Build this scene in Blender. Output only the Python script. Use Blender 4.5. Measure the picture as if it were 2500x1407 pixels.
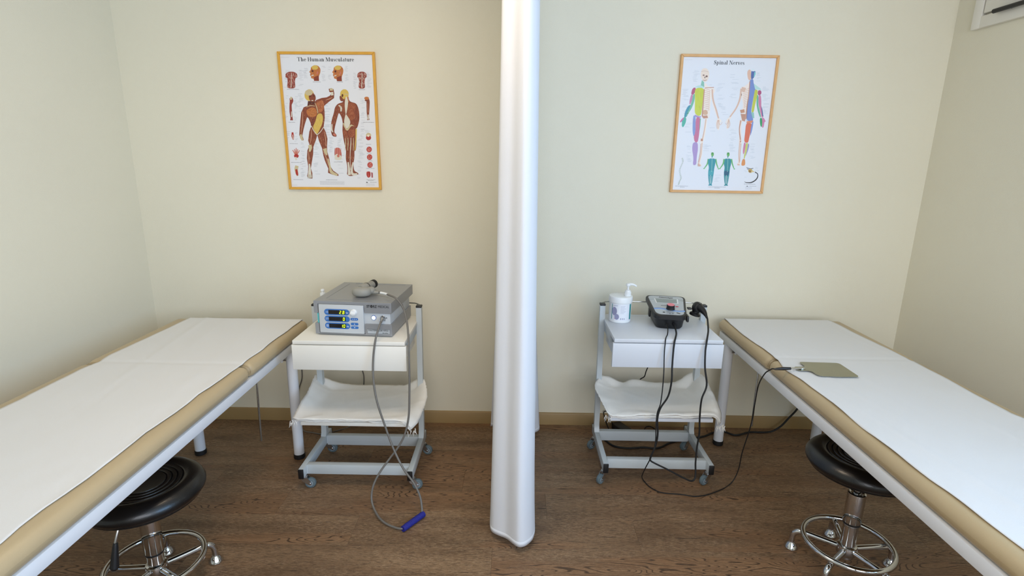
import bpy, bmesh, math, random
import numpy as np
from mathutils import Vector, Matrix, noise as mnoise
random.seed(7)
S = bpy.context.scene
for o in list(bpy.data.objects): bpy.data.objects.remove(o)
COL = S.collection
PI = math.pi

# ---------------------------------------------------------------- camera
R_ = Vector((0.99986435, 0.00775089, 0.01453299)); U_ = Vector((-0.0159581, 0.23746182, 0.97126578))
F_ = Vector((-0.00407714, 0.97136595, -0.2375533))
cd = bpy.data.cameras.new('camera'); cam = bpy.data.objects.new('camera', cd); COL.objects.link(cam)
M = Matrix.Identity(4)
for i in range(3):
    M[i][0] = R_[i]; M[i][1] = U_[i]; M[i][2] = -F_[i]
M[0][3], M[1][3], M[2][3] = 0, -3.00215, 1.57933
cam.matrix_world = M
cd.sensor_width = 36; cd.lens = 36 * 1323.08 / 2500; cd.clip_start = .02; cd.clip_end = 60
S.camera = cam

# ---------------------------------------------------------------- world, lights, exposure
w = bpy.data.worlds.new('world'); S.world = w; w.use_nodes = True
bg = w.node_tree.nodes['Background']; bg.inputs[0].default_value = (.62, .78, 1, 1); bg.inputs[1].default_value = .6

def area(name, loc, rot, sx, sy, energy, color):
    l = bpy.data.lights.new(name, 'AREA'); l.shape = 'RECTANGLE'; l.size = sx; l.size_y = sy
    l.energy = energy; l.color = color
    o = bpy.data.objects.new(name, l); COL.objects.link(o); o.location = loc; o.rotation_euler = rot
    return o
# daylight outside the window in the right-hand wall, nearer than the picture shows
area('window_daylight', (2.50, -3.25, 1.72), (0, math.radians(90), 0), 1.75, 2.1, 96, (.34, .62, 1))
# added fill light behind the camera, lifts the walls more than the table tops
area('front_fill', (.75, -4.92, 1.75), (math.radians(90), 0, 0), 2.5, 1.7, 86, (.94, .945, 1))
# warm ceiling luminaire
area('ceiling_light', (-.40, -1.5, 2.70), (0, 0, 0), .6, .6, 13, (1, .80, .58))
S.view_settings.view_transform = 'Standard'; S.view_settings.look = 'None'
S.view_settings.gamma = 1; S.view_settings.use_curve_mapping = False
S.view_settings.exposure = 0.08

# ---------------------------------------------------------------- helpers
def lin(c):
    if isinstance(c, str):
        c = c.lstrip('#'); c = tuple(int(c[i:i+2], 16)/255 for i in (0, 2, 4))
    elif max(c) > 1: c = tuple(v/255 for v in c)
    return tuple((v/12.92 if v <= .04045 else ((v+.055)/1.055)**2.4) for v in c)

MATS = {}
def mat(name, color=(200, 200, 200), rough=.5, metal=0, bump=0, bscale=200, var=0, vscale=5, coat=0, emit=None, es=0, stretch=None, sss=0, transm=0, spec=None):
    m = bpy.data.materials.new(name); m.use_nodes = True; MATS[name] = m
    nt = m.node_tree; b = nt.nodes['Principled BSDF']; c = lin(color)
    b.inputs['Base Color'].default_value = (*c, 1); b.inputs['Roughness'].default_value = rough
    b.inputs['Metallic'].default_value = metal; b.inputs['Coat Weight'].default_value = coat
    if spec is not None: b.inputs['Specular IOR Level'].default_value = spec
    if emit is not None:
        b.inputs['Emission Color'].default_value = (*lin(emit), 1); b.inputs['Emission Strength'].default_value = es
    tc = nt.nodes.new('ShaderNodeTexCoord'); mp = nt.nodes.new('ShaderNodeMapping')
    nt.links.new(tc.outputs['Object'], mp.inputs[0])
    if stretch: mp.inputs['Scale'].default_value = stretch
    if var:
        n = nt.nodes.new('ShaderNodeTexNoise'); n.inputs['Scale'].default_value = vscale; n.inputs['Detail'].default_value = 4
        nt.links.new(mp.outputs[0], n.inputs['Vector'])
        cr = nt.nodes.new('ShaderNodeValToRGB')
        cr.color_ramp.elements[0].position = .3; cr.color_ramp.elements[1].position = .7
        cr.color_ramp.elements[0].color = (*[v*(1-var) for v in c], 1); cr.color_ramp.elements[1].color = (*[min(1, v*(1+var)) for v in c], 1)
        nt.links.new(n.outputs['Fac'], cr.inputs[0]); nt.links.new(cr.outputs[0], b.inputs['Base Color'])
    if bump:
        n2 = nt.nodes.new('ShaderNodeTexNoise'); n2.inputs['Scale'].default_value = bscale; n2.inputs['Detail'].default_value = 3
        nt.links.new(mp.outputs[0], n2.inputs['Vector'])
        bp = nt.nodes.new('ShaderNodeBump'); bp.inputs['Strength'].default_value = 1; bp.inputs['Distance'].default_value = bump
        nt.links.new(n2.outputs['Fac'], bp.inputs['Height']); nt.links.new(bp.outputs[0], b.inputs['Normal'])
    return m

def colattr_mat(name, rough=.5):
    m = bpy.data.materials.new(name); m.use_nodes = True; MATS[name] = m
    nt = m.node_tree; b = nt.nodes['Principled BSDF']; b.inputs['Roughness'].default_value = rough
    a = nt.nodes.new('ShaderNodeVertexColor'); a.layer_name = 'ink'
    nt.links.new(a.outputs['Color'], b.inputs['Base Color'])
    return m

def smooth_path(pts, sub=6, closed=False):
    P = [Vector(p) for p in pts]; n = len(P); out = []
    rng = range(n) if closed else range(n-1)
    for i in rng:
        p1, p2 = P[i], P[(i+1) % n]
        p0 = P[(i-1) % n] if closed or i > 0 else p1*2-p2
        p3 = P[(i+2) % n] if closed or i+2 < n else p2*2-p1
        # centripetal-ish: limit tangents
        d = (p2-p1).length
        t1 = (p2-p0); t2 = (p3-p1)
        t1 = t1.normalized()*d if t1.length > 1e-9 else t1
        t2 = t2.normalized()*d if t2.length > 1e-9 else t2
        for k in range(sub):
            t = k/sub; t_2 = t*t; t_3 = t_2*t
            out.append(p1*(2*t_3-3*t_2+1)+t1*(t_3-2*t_2+t)+p2*(-2*t_3+3*t_2)+t2*(t_3-t_2))
    if not closed: out.append(P[-1])
    return out

class MB:
    def __init__(s): s.bm = bmesh.new(); s.mi = 0; s.ink = None
    def setm(s, i): s.mi = i; return s
    def face(s, vs):
        try: f = s.bm.faces.new(vs); f.material_index = s.mi; return f
        except ValueError: return None
    def box(s, c, d, rot=None, bev=0, seg=2):
        b2 = bmesh.new(); bmesh.ops.create_cube(b2, size=1)
        for v in b2.verts: v.co = Vector((v.co.x*d[0], v.co.y*d[1], v.co.z*d[2]))
        if bev > 0:
            bmesh.ops.bevel(b2, geom=list(b2.edges), offset=min(bev, min(d)*.49), segments=seg, profile=.5, affect='EDGES', clamp_overlap=True)
        s.merge(b2, Matrix.Translation(c) @ (rot.to_4x4() if rot else Matrix.Identity(4)))
        return s
    def merge(s, b2, mtx=Matrix.Identity(4)):
        mp = {}
        for v in b2.verts: mp[v] = s.bm.verts.new(mtx @ v.co)
        for f in b2.faces:
            s.face([mp[v] for v in f.verts])
        b2.free()
    def tube(s, pts, r, n=10, closed=False, caps=True):
        P = [Vector(p) for p in pts]; N = len(P)
        T = []
        for i in range(N):
            a = P[(i-1) % N] if closed or i > 0 else P[i]; b = P[(i+1) % N] if closed or i < N-1 else P[i]
            T.append((b-a).normalized())
        up = Vector((0, 0, 1)) if abs(T[0].z) < .9 else Vector((1, 0, 0))
        x = T[0].cross(up).normalized(); rings = []
        for i in range(N):
            x = (x - T[i]*x.dot(T[i])).normalized(); y = T[i].cross(x)
            rr = r[i] if isinstance(r, (list, tuple)) else r
            rings.append([s.bm.verts.new(P[i]+(x*math.cos(2*PI*k/n)+y*math.sin(2*PI*k/n))*rr) for k in range(n)])
        for i in range(N if closed else N-1):
            A, B = rings[i], rings[(i+1) % N]
            sh = 0
            if closed and i == N-1:
                sh = min(range(n), key=lambda q: (A[0].co-B[q].co).length)
            for k in range(n): s.face([A[k], A[(k+1) % n], B[(k+1+sh) % n], B[(k+sh) % n]])
        if caps and not closed: s.face(rings[0][::-1]); s.face(rings[-1])
        return s
    def lathe(s, prof, n=32, c=(0, 0, 0), rot=None, a0=0, a1=2*PI):
        R = rot.to_3x3() if rot else Matrix.Identity(3); c = Vector(c); rings = []
        full = abs(a1-a0-2*PI) < 1e-6
        cnt = n if full else n+1
        for (r, z) in prof:
            if r < 1e-7: rings.append([s.bm.verts.new(c+R@Vector((0, 0, z)))]*cnt); continue
            rings.append([s.bm.verts.new(c+R@Vector((r*math.cos(a0+(a1-a0)*k/n), r*math.sin(a0+(a1-a0)*k/n), z))) for k in range(cnt)])
        for A, B in zip(rings[:-1], rings[1:]):
            for k in range(n):
                k2 = (k+1) % cnt
                q = [A[k], A[k2], B[k2], B[k]]
                q2 = []
                for v in q:
                    if v not in q2: q2.append(v)
                if len(q2) > 2: s.face(q2)
        return s
    def prism(s, poly, o, u, v, d):           # polygon in plane (o,u,v) extruded by vector d
        o, u, v, d = Vector(o), Vector(u), Vector(v), Vector(d)
        A = [s.bm.verts.new(o+u*p[0]+v*p[1]) for p in poly]; B = [s.bm.verts.new(a.co+d) for a in A]
        s.face(A[::-1]); s.face(B); n = len(A)
        for k in range(n): s.face([A[k], A[(k+1) % n], B[(k+1) % n], B[k]])
        return s
    def loft(s, loops, cap0=True, cap1=True):
        V = [[s.bm.verts.new(Vector(p)) for p in L] for L in loops]; n = len(V[0])
        for A, B in zip(V[:-1], V[1:]):
            for k in range(n): s.face([A[k], A[(k+1) % n], B[(k+1) % n], B[k]])
        if cap0: s.face(V[0][::-1])
        if cap1: s.face(V[-1])
        return s
    def grid(s, P):
        V = [[s.bm.verts.new(Vector(p)) for p in row] for row in P]
        for i in range(len(V)-1):
            for j in range(len(V[0])-1): s.face([V[i][j], V[i][j+1], V[i+1][j+1], V[i+1][j]])
        return s
    def build(s, name, ms, parent=None, loc=(0, 0, 0), angle=35, smooth=True, recalc=True, **props):
        if recalc: bmesh.ops.recalc_face_normals(s.bm, faces=list(s.bm.faces))
        me = bpy.data.meshes.new(name); s.bm.to_mesh(me); s.bm.free()
        if smooth:
            for p in me.polygons: p.use_smooth = True
            me.set_sharp_from_angle(angle=math.radians(angle))
        for m in (ms if isinstance(ms, (list, tuple)) else [ms]): me.materials.append(MATS[m] if isinstance(m, str) else m)
        o = bpy.data.objects.new(name, me); COL.objects.link(o); o.location = loc
        if parent: o.parent = parent
        for k, v in props.items(): o[k] = v
        return o

def tag(o, label=None, cat=None, group=None, kind=None):
    if label: o['label'] = label
    if cat: o['category'] = cat
    if group: o['group'] = group
    if kind: o['kind'] = kind
    return o
def thing(name, loc, label, cat, rz=0, group=None):
    o = bpy.data.objects.new(name, None); COL.objects.link(o); o.location = loc; o.rotation_euler = (0, 0, rz); o.empty_display_size = .05
    return tag(o, label, cat, group)
def text_mb(mb, txt, size, frame, off=(0, 0), align='LEFT', bold=0, depth=.0004, shear=0, sx=1):
    cu = bpy.data.curves.new('txt', 'FONT'); cu.body = txt; cu.size = size; cu.align_x = align; cu.offset = bold; cu.shear = shear; cu.resolution_u = 3
    to = bpy.data.objects.new('txt', cu); COL.objects.link(to)
    dg = bpy.context.evaluated_depsgraph_get(); me = bpy.data.meshes.new_from_object(to.evaluated_get(dg))
    o, u, v = frame; o, u, v = Vector(o), Vector(u), Vector(v)
    vs = [mb.bm.verts.new(o+u*(p.co.x*sx+off[0])+v*(p.co.y+off[1])) for p in me.vertices]
    for p in me.polygons: mb.face([vs[i] for i in p.vertices])
    bpy.data.objects.remove(to); bpy.data.meshes.remove(me)
    return mb

# ---------------------------------------------------------------- materials
mat('wall_paint', (231, 225, 204), .75, bump=.0006, bscale=260, var=.015, vscale=1.5)
mat('ceiling_paint', (240, 238, 230), .8, bump=.0004, bscale=200)
mat('skirting', (158, 131, 86), .5, bump=.0002, bscale=90, var=.03, vscale=8)
mat('white_powder', (226, 228, 232), .32, bump=.00008, bscale=600)
mat('grey_powder', (193, 200, 202), .34, bump=.00008, bscale=600)
mat('laminate_warm', (236, 232, 222), .38, bump=.00006, bscale=300, var=.01)
mat('laminate_cool', (214, 217, 222), .36, bump=.00006, bscale=300, var=.01)
mat('tan_vinyl', (187, 166, 130), .34, bump=.00025, bscale=900, var=.02, vscale=6)
mat('sheet_white', (226, 225, 224), .85, bump=.0003, bscale=700)
mat('cloth_white', (236, 233, 226), .9, bump=.0006, bscale=500, var=.02, vscale=14)
mat('curtain_white', (222, 224, 229), .8, bump=.0003, bscale=800)
mat('black_plastic', (22, 22, 24), .4, bump=.0001, bscale=900)
mat('black_rubber', (16, 16, 17), .6)
mat('black_vinyl', (13, 13, 15), .3, bump=.0004, bscale=320, coat=.15)
mat('chrome', (205, 205, 205), .07, metal=1)
mat('zinc', (190, 192, 195), .28, metal=1, var=.05, vscale=60)
mat('steel_rod', (170, 172, 172), .2, metal=1)
mat('wheel_rubber', (96, 112, 118), .55)
mat('wheel_hub', (140, 152, 158), .4)
mat('frame_orange', (222, 166, 62), .4, var=.05, vscale=30, bump=.0002, bscale=120)
mat('frame_pine', (222, 172, 112), .42, var=.07, vscale=30, bump=.0002, bscale=120)
mat('paper', (232, 234, 240), .35)
mat('device_grey', (150, 152, 156), .36, metal=.35, bump=.00005, bscale=500)
mat('device_white', (192, 196, 199), .4)
mat('handle_grey', (150, 148, 140), .45)
mat('hose_grey', (112, 108, 102), .45)
mat('blue_panel', (56, 110, 178), .35)
mat('screen_black', (24, 22, 24), .15)
mat('digit_lime', (200, 235, 40), .4, emit=(205, 240, 40), es=1.6)
mat('power_glow', (190, 225, 255), .3, emit=(190, 225, 255), es=2.2)
mat('ring_blue', (40, 60, 150), .3)
mat('ink_black', (20, 20, 22), .5)
mat('ink_white', (225, 232, 240), .5)
mat('teal_print', (30, 140, 140), .4)
mat('grey_print', (160, 165, 185), .4)
mat('violet_print', (150, 150, 180), .4)
mat('red_print', (190, 60, 80), .4)
mat('blue_print', (60, 110, 200), .35)
mat('white_plastic', (236, 238, 238), .3)
mat('silver_panel', (188, 194, 200), .3, metal=.3)
mat('lcd_grey', (142, 152, 150), .15)
mat('knob_pink', (232, 130, 140), .4)
mat('blue_mesh', (30, 34, 130), .6, bump=.0012, bscale=350, var=.35, vscale=300)
mat('plate_steel', (160, 158, 138), .3, metal=.9, var=.03, vscale=20)
mat('cyan_label', (90, 190, 195), .4)
mat('crystal', (235, 240, 240), .2)
colattr_mat('print_ink', .4)

def floor_material():
    m = bpy.data.materials.new('wood_plank'); m.use_nodes = True; MATS['wood_plank'] = m
    nt = m.node_tree; N = nt.nodes; L = nt.links; b = N['Principled BSDF']
    tc = N.new('ShaderNodeTexCoord'); oi = N.new('ShaderNodeObjectInfo')
    vm = N.new('ShaderNodeVectorMath'); vm.operation = 'MULTIPLY_ADD'
    L.new(oi.outputs['Random'], vm.inputs[0]); vm.inputs[1].default_value = (37, 23, 11); L.new(tc.outputs['Object'], vm.inputs[2])
    def mapped(sc):
        mp = N.new('ShaderNodeMapping'); mp.inputs['Scale'].default_value = sc; L.new(vm.outputs[0], mp.inputs[0]); return mp.outputs[0]
    def noise(sc, scale, det=3, dist=0, rough=.5):
        n = N.new('ShaderNodeTexNoise'); n.inputs['Scale'].default_value = scale; n.inputs['Detail'].default_value = det
        n.inputs['Roughness'].default_value = rough; n.inputs['Distortion'].default_value = dist
        L.new(mapped(sc), n.inputs['Vector']); return n.outputs['Fac']
    def ramp(f, stops):
        r = N.new('ShaderNodeValToRGB'); L.new(f, r.inputs[0])
        while len(r.color_ramp.elements) < len(stops): r.color_ramp.elements.new(.5)
        for e, (p, c) in zip(r.color_ramp.elements, stops): e.position = p; e.color = (*c, 1) if len(c) == 3 else c
        return r.outputs[0]
    def math_(op, a, bb=None, c=None):
        n = N.new('ShaderNodeMath'); n.operation = op
        for i, v in enumerate((a, bb, c)):
            if v is None: continue
            if isinstance(v, (int, float)): n.inputs[i].default_value = v
            else: L.new(v, n.inputs[i])
        return n.outputs[0]
    def mix(f, a, c, mode='MIX'):
        n = N.new('ShaderNodeMix'); n.data_type = 'RGBA'; n.blend_type = mode
        if isinstance(f, (int, float)): n.inputs[0].default_value = f
        else: L.new(f, n.inputs[0])
        for i, v in ((6, a), (7, c)):
            if isinstance(v, tuple): n.inputs[i].default_value = (*v, 1)
            else: L.new(v, n.inputs[i])
        return n.outputs[2]
    base = ramp(noise((1.0, 7, 1), 1.6, 4), [(.3, lin((112, 84, 58))), (.5, lin((138, 106, 76))), (.72, lin((162, 128, 94)))])
    fib = noise((14, 130, 1), 2.4, 6, .4, .8)
    c1 = mix(ramp(fib, [(.36, (1, 1, 1)), (.53, (0, 0, 0))]), base, lin((72, 50, 33)))
    fib2 = noise((22, 190, 1), 2.0, 5, .6, .8)
    pat = noise((1.2, 5, 1), 2.0, 3)
    c2 = mix(math_('MULTIPLY', ramp(fib2, [(.50, (0, 0, 0)), (.60, (1, 1, 1))]), math_('MULTIPLY', ramp(pat, [(.35, (.3, .3, .3)), (.65, (1, 1, 1))]), .85)), c1, lin((200, 168, 132)))
    cat = math_('MULTIPLY_ADD', fib, .010, noise((1.3, 9.5, 1), 1.5, 1, .2))
    ring = math_('SINE', math_('MULTIPLY', cat, 185))
    line = ramp(math_('MULTIPLY_ADD', ring, .5, .5), [(.80, (0, 0, 0)), (.98, (1, 1, 1))])
    msk = ramp(noise((.6, 4.0, 1), 1.6, 1), [(.53, (0, 0, 0)), (.61, (1, 1, 1))])
    lm = math_('MULTIPLY', line, msk)
    c2b = mix(math_('MULTIPLY', msk, .45), c2, lin((166, 122, 84)))
    c3 = mix(math_('MULTIPLY', lm, .85), c2b, lin((66, 46, 30)))
    crack = ramp(noise((6, 130, 1), 1.3, 4, .6), [(.64, (0, 0, 0)), (.70, (1, 1, 1))])
    c4 = mix(math_('MULTIPLY', crack, .75), c3, lin((52, 36, 24)))
    hv = N.new('ShaderNodeHueSaturation'); L.new(c4, hv.inputs['Color']); hv.inputs['Saturation'].default_value = 1.0; L.new(math_('MULTIPLY_ADD', oi.outputs['Random'], .06, .74), hv.inputs['Value'])
    L.new(hv.outputs[0], b.inputs['Base Color'])
    L.new(math_('MULTIPLY_ADD', fib, .25, .38), b.inputs['Roughness'])
    bp = N.new('ShaderNodeBump'); bp.inputs['Distance'].default_value = .0005; bp.inputs['Strength'].default_value = .8
    L.new(math_('SUBTRACT', fib, math_('MULTIPLY', line, .3)), bp.inputs['Height']); L.new(bp.outputs[0], b.inputs['Normal'])
floor_material()

# ---------------------------------------------------------------- setting
XL, XR, YB, YF, ZC = -2.0766, 2.2138, 0.0, -4.6, 2.75
T = .12
fl = MB().box(((XL+XR)/2, (YB+YF)/2, -.06), (XR-XL+2*T, YB-YF+2*T, .114)).build('floor', mat('joint_brown', (62, 46, 34), .7), kind='structure')
PW, PL, G = .19, 1.22, .0005
plank_mesh = {}
def plank(x0, x1, y0, y1):
    L_ = round(x1-x0, 4); key = (L_, round(y1-y0, 4))
    if key not in plank_mesh:
        m = MB(); m.box((0, 0, -.0015), (L_-G, y1-y0-G, .003), bev=.0004, seg=1)
        o = m.build('plank', 'wood_plank', fl, ((x0+x1)/2, (y0+y1)/2, 0)); plank_mesh[key] = o.data
    else:
        o = bpy.data.objects.new('plank', plank_mesh[key]); COL.objects.link(o); o.parent = fl; o.location = ((x0+x1)/2, (y0+y1)/2, 0)
y = YB; row = 0
offs = [.35, .92, .1, .62, 1.02, .604, 0, .28, .85, .45, 1.1, .2, .7]
offs[5] = (-.676-XL) % PL; offs[6] = (-.073-XL) % PL
while y > YF + .01:
    pw = .13 if row == 0 else PW; y1 = y; y0 = max(YF, y-pw); x = XL + offs[row % len(offs)] - PL
    while x < XR-.001:
        a, b_ = max(x, XL), min(x+PL, XR)
        if b_-a > .02: plank(a, b_, y0, y1)
        x += PL
    y -= pw; row += 1
MB().box(((XL+XR)/2, (YB+YF)/2, ZC+.06), (XR-XL+2*T, YB-YF+2*T, .12)).build('ceiling', 'ceiling_paint', kind='structure')
MB().box(((XL+XR)/2, YB+T/2, ZC/2), (XR-XL+2*T, T, ZC)).build('wall_back', 'wall_paint', kind='structure')
MB().box((XL-T/2, (YB+YF)/2, ZC/2), (T, YB-YF, ZC)).build('wall_left', 'wall_paint', kind='structure')
# right wall with the window opening y -4.3..-2.2, z .85..2.6
wy0, wy1, wz0, wz1 = -4.3, -2.2, .85, 2.6
m = MB()
m.box((XR+T/2, (YF+wy0)/2, ZC/2), (T, wy0-YF, ZC)); m.box((XR+T/2, wy1/2, ZC/2), (T, -wy1, ZC))
m.box((XR+T/2, (wy0+wy1)/2, wz0/2), (T, wy1-wy0, wz0)); m.box((XR+T/2, (wy0+wy1)/2, (wz1+ZC)/2), (T, wy1-wy0, ZC-wz1))
m.build('wall_right', 'wall_paint', kind='structure')
# front wall, unseen, with an opening added and sized for the fill light
gx0, gx1, gz0, gz1 = -.5, 2.0, .9, 2.62
m = MB()
m.box(((XL+gx0)/2, YF-T/2, ZC/2), (gx0-XL+0, T, ZC)); m.box(((gx1+XR)/2, YF-T/2, ZC/2), (XR-gx1, T, ZC))
m.box(((gx0+gx1)/2, YF-T/2, gz0/2), (gx1-gx0, T, gz0)); m.box(((gx0+gx1)/2, YF-T/2, (gz1+ZC)/2), (gx1-gx0, T, ZC-gz1))
m.build('wall_front', 'wall_paint', kind='structure')
def window(name, c, wid, hei, rz):
    r = thing(name, c, None, None, rz); r['kind'] = 'structure'
    f = MB()
    for sx in (-1, 0, 1): f.box((sx*(wid/2-.03), 0, 0), (.06, .06, hei), bev=.004)
    for sz in (-1, 1): f.box((0, 0, sz*(hei/2-.03)), (wid-.06, .06, .06), bev=.004)
    f.build('window_frame', 'white_powder', r)
    gm = MATS.get('glass')
    if not gm:
        gm = bpy.data.materials.new('glass'); gm.use_nodes = True; MATS['glass'] = gm; nt = gm.node_tree; nt.nodes.clear()
        o = nt.nodes.new('ShaderNodeOutputMaterial'); a = nt.nodes.new('ShaderNodeBsdfTransparent'); g = nt.nodes.new('ShaderNodeBsdfGlossy'); g.inputs['Roughness'].default_value = .02
        mx = nt.nodes.new('ShaderNodeMixShader'); mx.inputs[0].default_value = .06
        nt.links.new(a.outputs[0], mx.inputs[1]); nt.links.new(g.outputs[0], mx.inputs[2]); nt.links.new(mx.outputs[0], o.inputs[0])
    for sx in (-1, 1): MB().box((sx*wid/4, 0, 0), (wid/2-.05, .006, hei-.1)).build('pane', 'glass', r)
window('window_1', (XR+T/2, (wy0+wy1)/2, (wz0+wz1)/2), wy1-wy0, wz1-wz0, PI/2)
window('added_window', ((gx0+gx1)/2, YF-T/2, (gz0+gz1)/2), gx1-gx0, gz1-gz0, 0)  # unseen window added behind the camera to let the fill light in
def skirt(name, a, b_, nrm):
    a, b_, nrm = Vector(a), Vector(b_), Vector(nrm)
    prof = [(0, 0), (.012, 0), (.012, .068), (.009, .074), (0, .076)]
    MB().prism(prof, a, nrm, (0, 0, 1), b_-a).build(name, 'skirting', kind='structure')
skirt('baseboard_back', (XL, YB, 0), (XR, YB, 0), (0, -1, 0))
skirt('baseboard_left', (XL, YF, 0), (XL, -.012, 0), (1, 0, 0))
skirt('baseboard_right', (XR, YF, 0), (XR, -.012, 0), (-1, 0, 0))

# white framed hatch high on the right wall
r = thing('wall_hatch', (XR, -.60, 2.44), 'white framed hatch high on the right wall with a black bar along its lower edge', 'hatch')
m = MB(); W2, H2 = .468, .24
for sy in (-1, 1): m.box((-.011, sy*(W2-.027), 0), (.022, .054, 2*H2), bev=.004)
for sz in (-1, 1): m.box((-.011, 0, sz*(H2-.027)), (.022, 2*W2-.10, .054), bev=.004)
m.build('hatch_frame', 'laminate_warm', r)
MB().box((-.012, 0, .004), (.02, 2*W2-.125, 2*H2-.118), bev=.003).build('hatch_panel', 'laminate_warm', r)
MB().tube(smooth_path([(-.040, .325, -.187), (-.040, -.30, -.187)], 2), .010, 12).build('bar', 'black_plastic', r)
m = MB()
for yy in (.25, -.24): m.tube([(-.002, yy, -.187), (-.04, yy, -.187)], .006, 8)
m.build('bar_bracket', 'black_plastic', r)

# ---------------------------------------------------------------- treatment tables
def cushion(L_, W_, H_, rad):
    m = MB(); m.box((0, 0, H_/2), (W_, L_, H_), bev=rad, seg=5); return m
def bed(loc, W_, yh, yb, yn, x_l, x_r, legs, label, rod, mirror):
    """loc = far centre on the floor; yh head cushion length; all local"""
    r = thing('treatment_table', loc, label, 'treatment table')
    zt = .716; ch = .066
    hc = cushion(yh, W_, ch, .0325).build('head_cushion', 'tan_vinyl', r, (0, -yh/2, zt-ch))
    bl = yn-yh-.006
    cushion(bl, W_, ch, .0325).build('body_cushion', 'tan_vinyl', r, (0, -(yh+.006+bl/2), zt-ch))
    # upholstery seams: piping at the facing ends
    for yy in (-yh+.004, -yh-.010):
        p = [(-W_/2+.006+.0265*(1-math.cos(t)), yy, .6845+.0265*math.sin(t)) for t in [k*PI/2/5-.5 for k in range(6)]]+[(-W_/2+.05, yy, .7115), (W_/2-.05, yy, .7115)]+[(W_/2-.006-.0265*(1-math.cos(t)), yy, .6845+.0265*math.sin(t)) for t in [PI/2-.5-k*PI/2/5 for k in range(6)]]
        MB().tube(smooth_path(p, 3), .0011, 6).build('seam', 'tan_vinyl', r)
    for sx in (x_l, x_r):
        MB().box((sx, -yn/2-.01, .631), (.028, yn-.05, .042), bev=.003).build('side_rail', 'white_powder', r)
    for yy in (-.03, -yn+.02):
        MB().box(((x_l+x_r)/2, yy-.006, .631), (abs(x_r-x_l)-.03, .028, .042), bev=.003).build('end_rail', 'white_powder', r)
    MB().box(((x_l+x_r)/2, -yh-.02, .631), (abs(x_r-x_l)-.03, .03, .03), bev=.003).build('cross_rail', 'white_powder', r)
    for lx, ly in legs:
        lg = MB().lathe([(0, .022), (.026, .022), (.026, .612), (0, .612)], 24).build('leg', 'white_powder', r, (lx, ly, 0))
        MB().lathe([(0, 0), (.026, 0), (.029, .004), (.029, .024), (.0268, .027), (.0262, .022)], 24).build('foot_cap', 'black_rubber', lg)
    # hinge bracket with bolt below the inner rail
    sx = x_r if mirror > 0 else x_l; yb_ = legs[0][1]-.10
    b = MB().box((sx-mirror*.012, yb_, .598), (.004, .03, .034), bev=.001).build('bracket', 'white_powder', r)
    MB().tube([(sx-mirror*.012, yb_, .592), (sx+mirror*.006, yb_, .592)], .006, 6).tube([(sx-mirror*.03, yb_, .592), (sx-mirror*.012, yb_, .592)], .004, 8).build('bolt', 'zinc', b)
    rt, rb = rod
    MB().tube([rt, rb], .0045, 10).build('prop_rod', 'steel_rod', r)
    return r
# left table: x -1.775..-1.092, y -.24..; right table: x 1.14..1.80, y -.10..
bL = bed((-1.4435, -.245, 0), .703, .645, 0, 1.98, -.31, .3285, [(.3155, -.175), (-.2235, -.155), (.3155, -1.80), (-.2235, -1.80)],
         'left treatment table, tan padding on a white frame, in the left half of the room', ((.2235, -.36, .62), (.2135, -.36, .20)), 1)
bR = bed((1.4775, -.10, 0), .681, .615, 0, 2.0, -.322, .30, [(-.3045, -.105), (.2535, -.09), (-.3045, -1.80), (.2535, -1.80)],
         'right treatment table, tan padding on a white frame, in the right half of the room', ((-.2705, -.40, .62), (-.2675, -.40, .27)), -1)

def sheet(name, cx, W_, y_far, y_near, le, re, label, seed, break_y):
    """thin white sheet lying on the cushions; le / re are [(x,y)] world edges"""
    def ed(pts, y):
        pts = sorted(pts, key=lambda p: -p[1])
        if y >= pts[0][1]: return pts[0][0]
        for a, b_ in zip(pts[:-1], pts[1:]):
            if a[1] >= y >= b_[1]:
                t = (a[1]-y)/(a[1]-b_[1]+1e-9); return a[0]*(1-t)+b_[0]*t
        return pts[-1][0]
    rad = .0325
    def ztop(x):
        d = W_/2-abs(x-cx); z = .716
        if d < rad: z -= rad-math.sqrt(max(0, rad*rad-(rad-max(d, 0))**2))
        return z
    rows = []; NY, NX = 150, 60
    over = [(.0, -.004), (.002, -.016), (.004, -.035), (.005, -.058)]
    for k in reversed(over):
        rows.append((y_far+.004+k[0], k[1]))
    for i in range(NY+1):
        yy = y_far-(y_far-y_near)*i/NY
        rows.append((yy, 0))
    P = []
    for (yy, dz) in rows:
        a = ed(le, yy)+.0035*mnoise.noise((yy*9, seed, 0)); b_ = ed(re, yy)+.0035*mnoise.noise((yy*9, seed+5, 0)); row = []
        for j in range(NX+1):
            t = j/NX; x = a+(b_-a)*t
            e = min(t, 1-t)
            z = ztop(x)+.0022+dz
            z += .0016*(mnoise.noise((x*5+seed, yy*2.3, 0))+.6*mnoise.noise((x*14, yy*9, seed)))*(1 if dz == 0 else 0)+.001
            # soft tension creases running lengthwise
            z += .0012*max(0, mnoise.noise((x*22+yy*3, yy*.8, seed+3)))**2*4*min(1, e*12)
            if e < .02: z += .0028*(.5+mnoise.noise((yy*7, seed+9, t)))*(1-e/.02)
            g = abs(yy-break_y)
            if g < .02: z -= .0025*(1-g/.02)
            row.append((x, yy, max(z, ztop(x)+dz+.0012)))
        P.append(row)
    m = MB().grid(P); o = m.build(name, 'sheet_white', angle=60)
    sm = o.modifiers.new('thick', 'SOLIDIFY'); sm.thickness = .0008; sm.offset = 1
    return tag(o, label, 'sheet')
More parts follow.
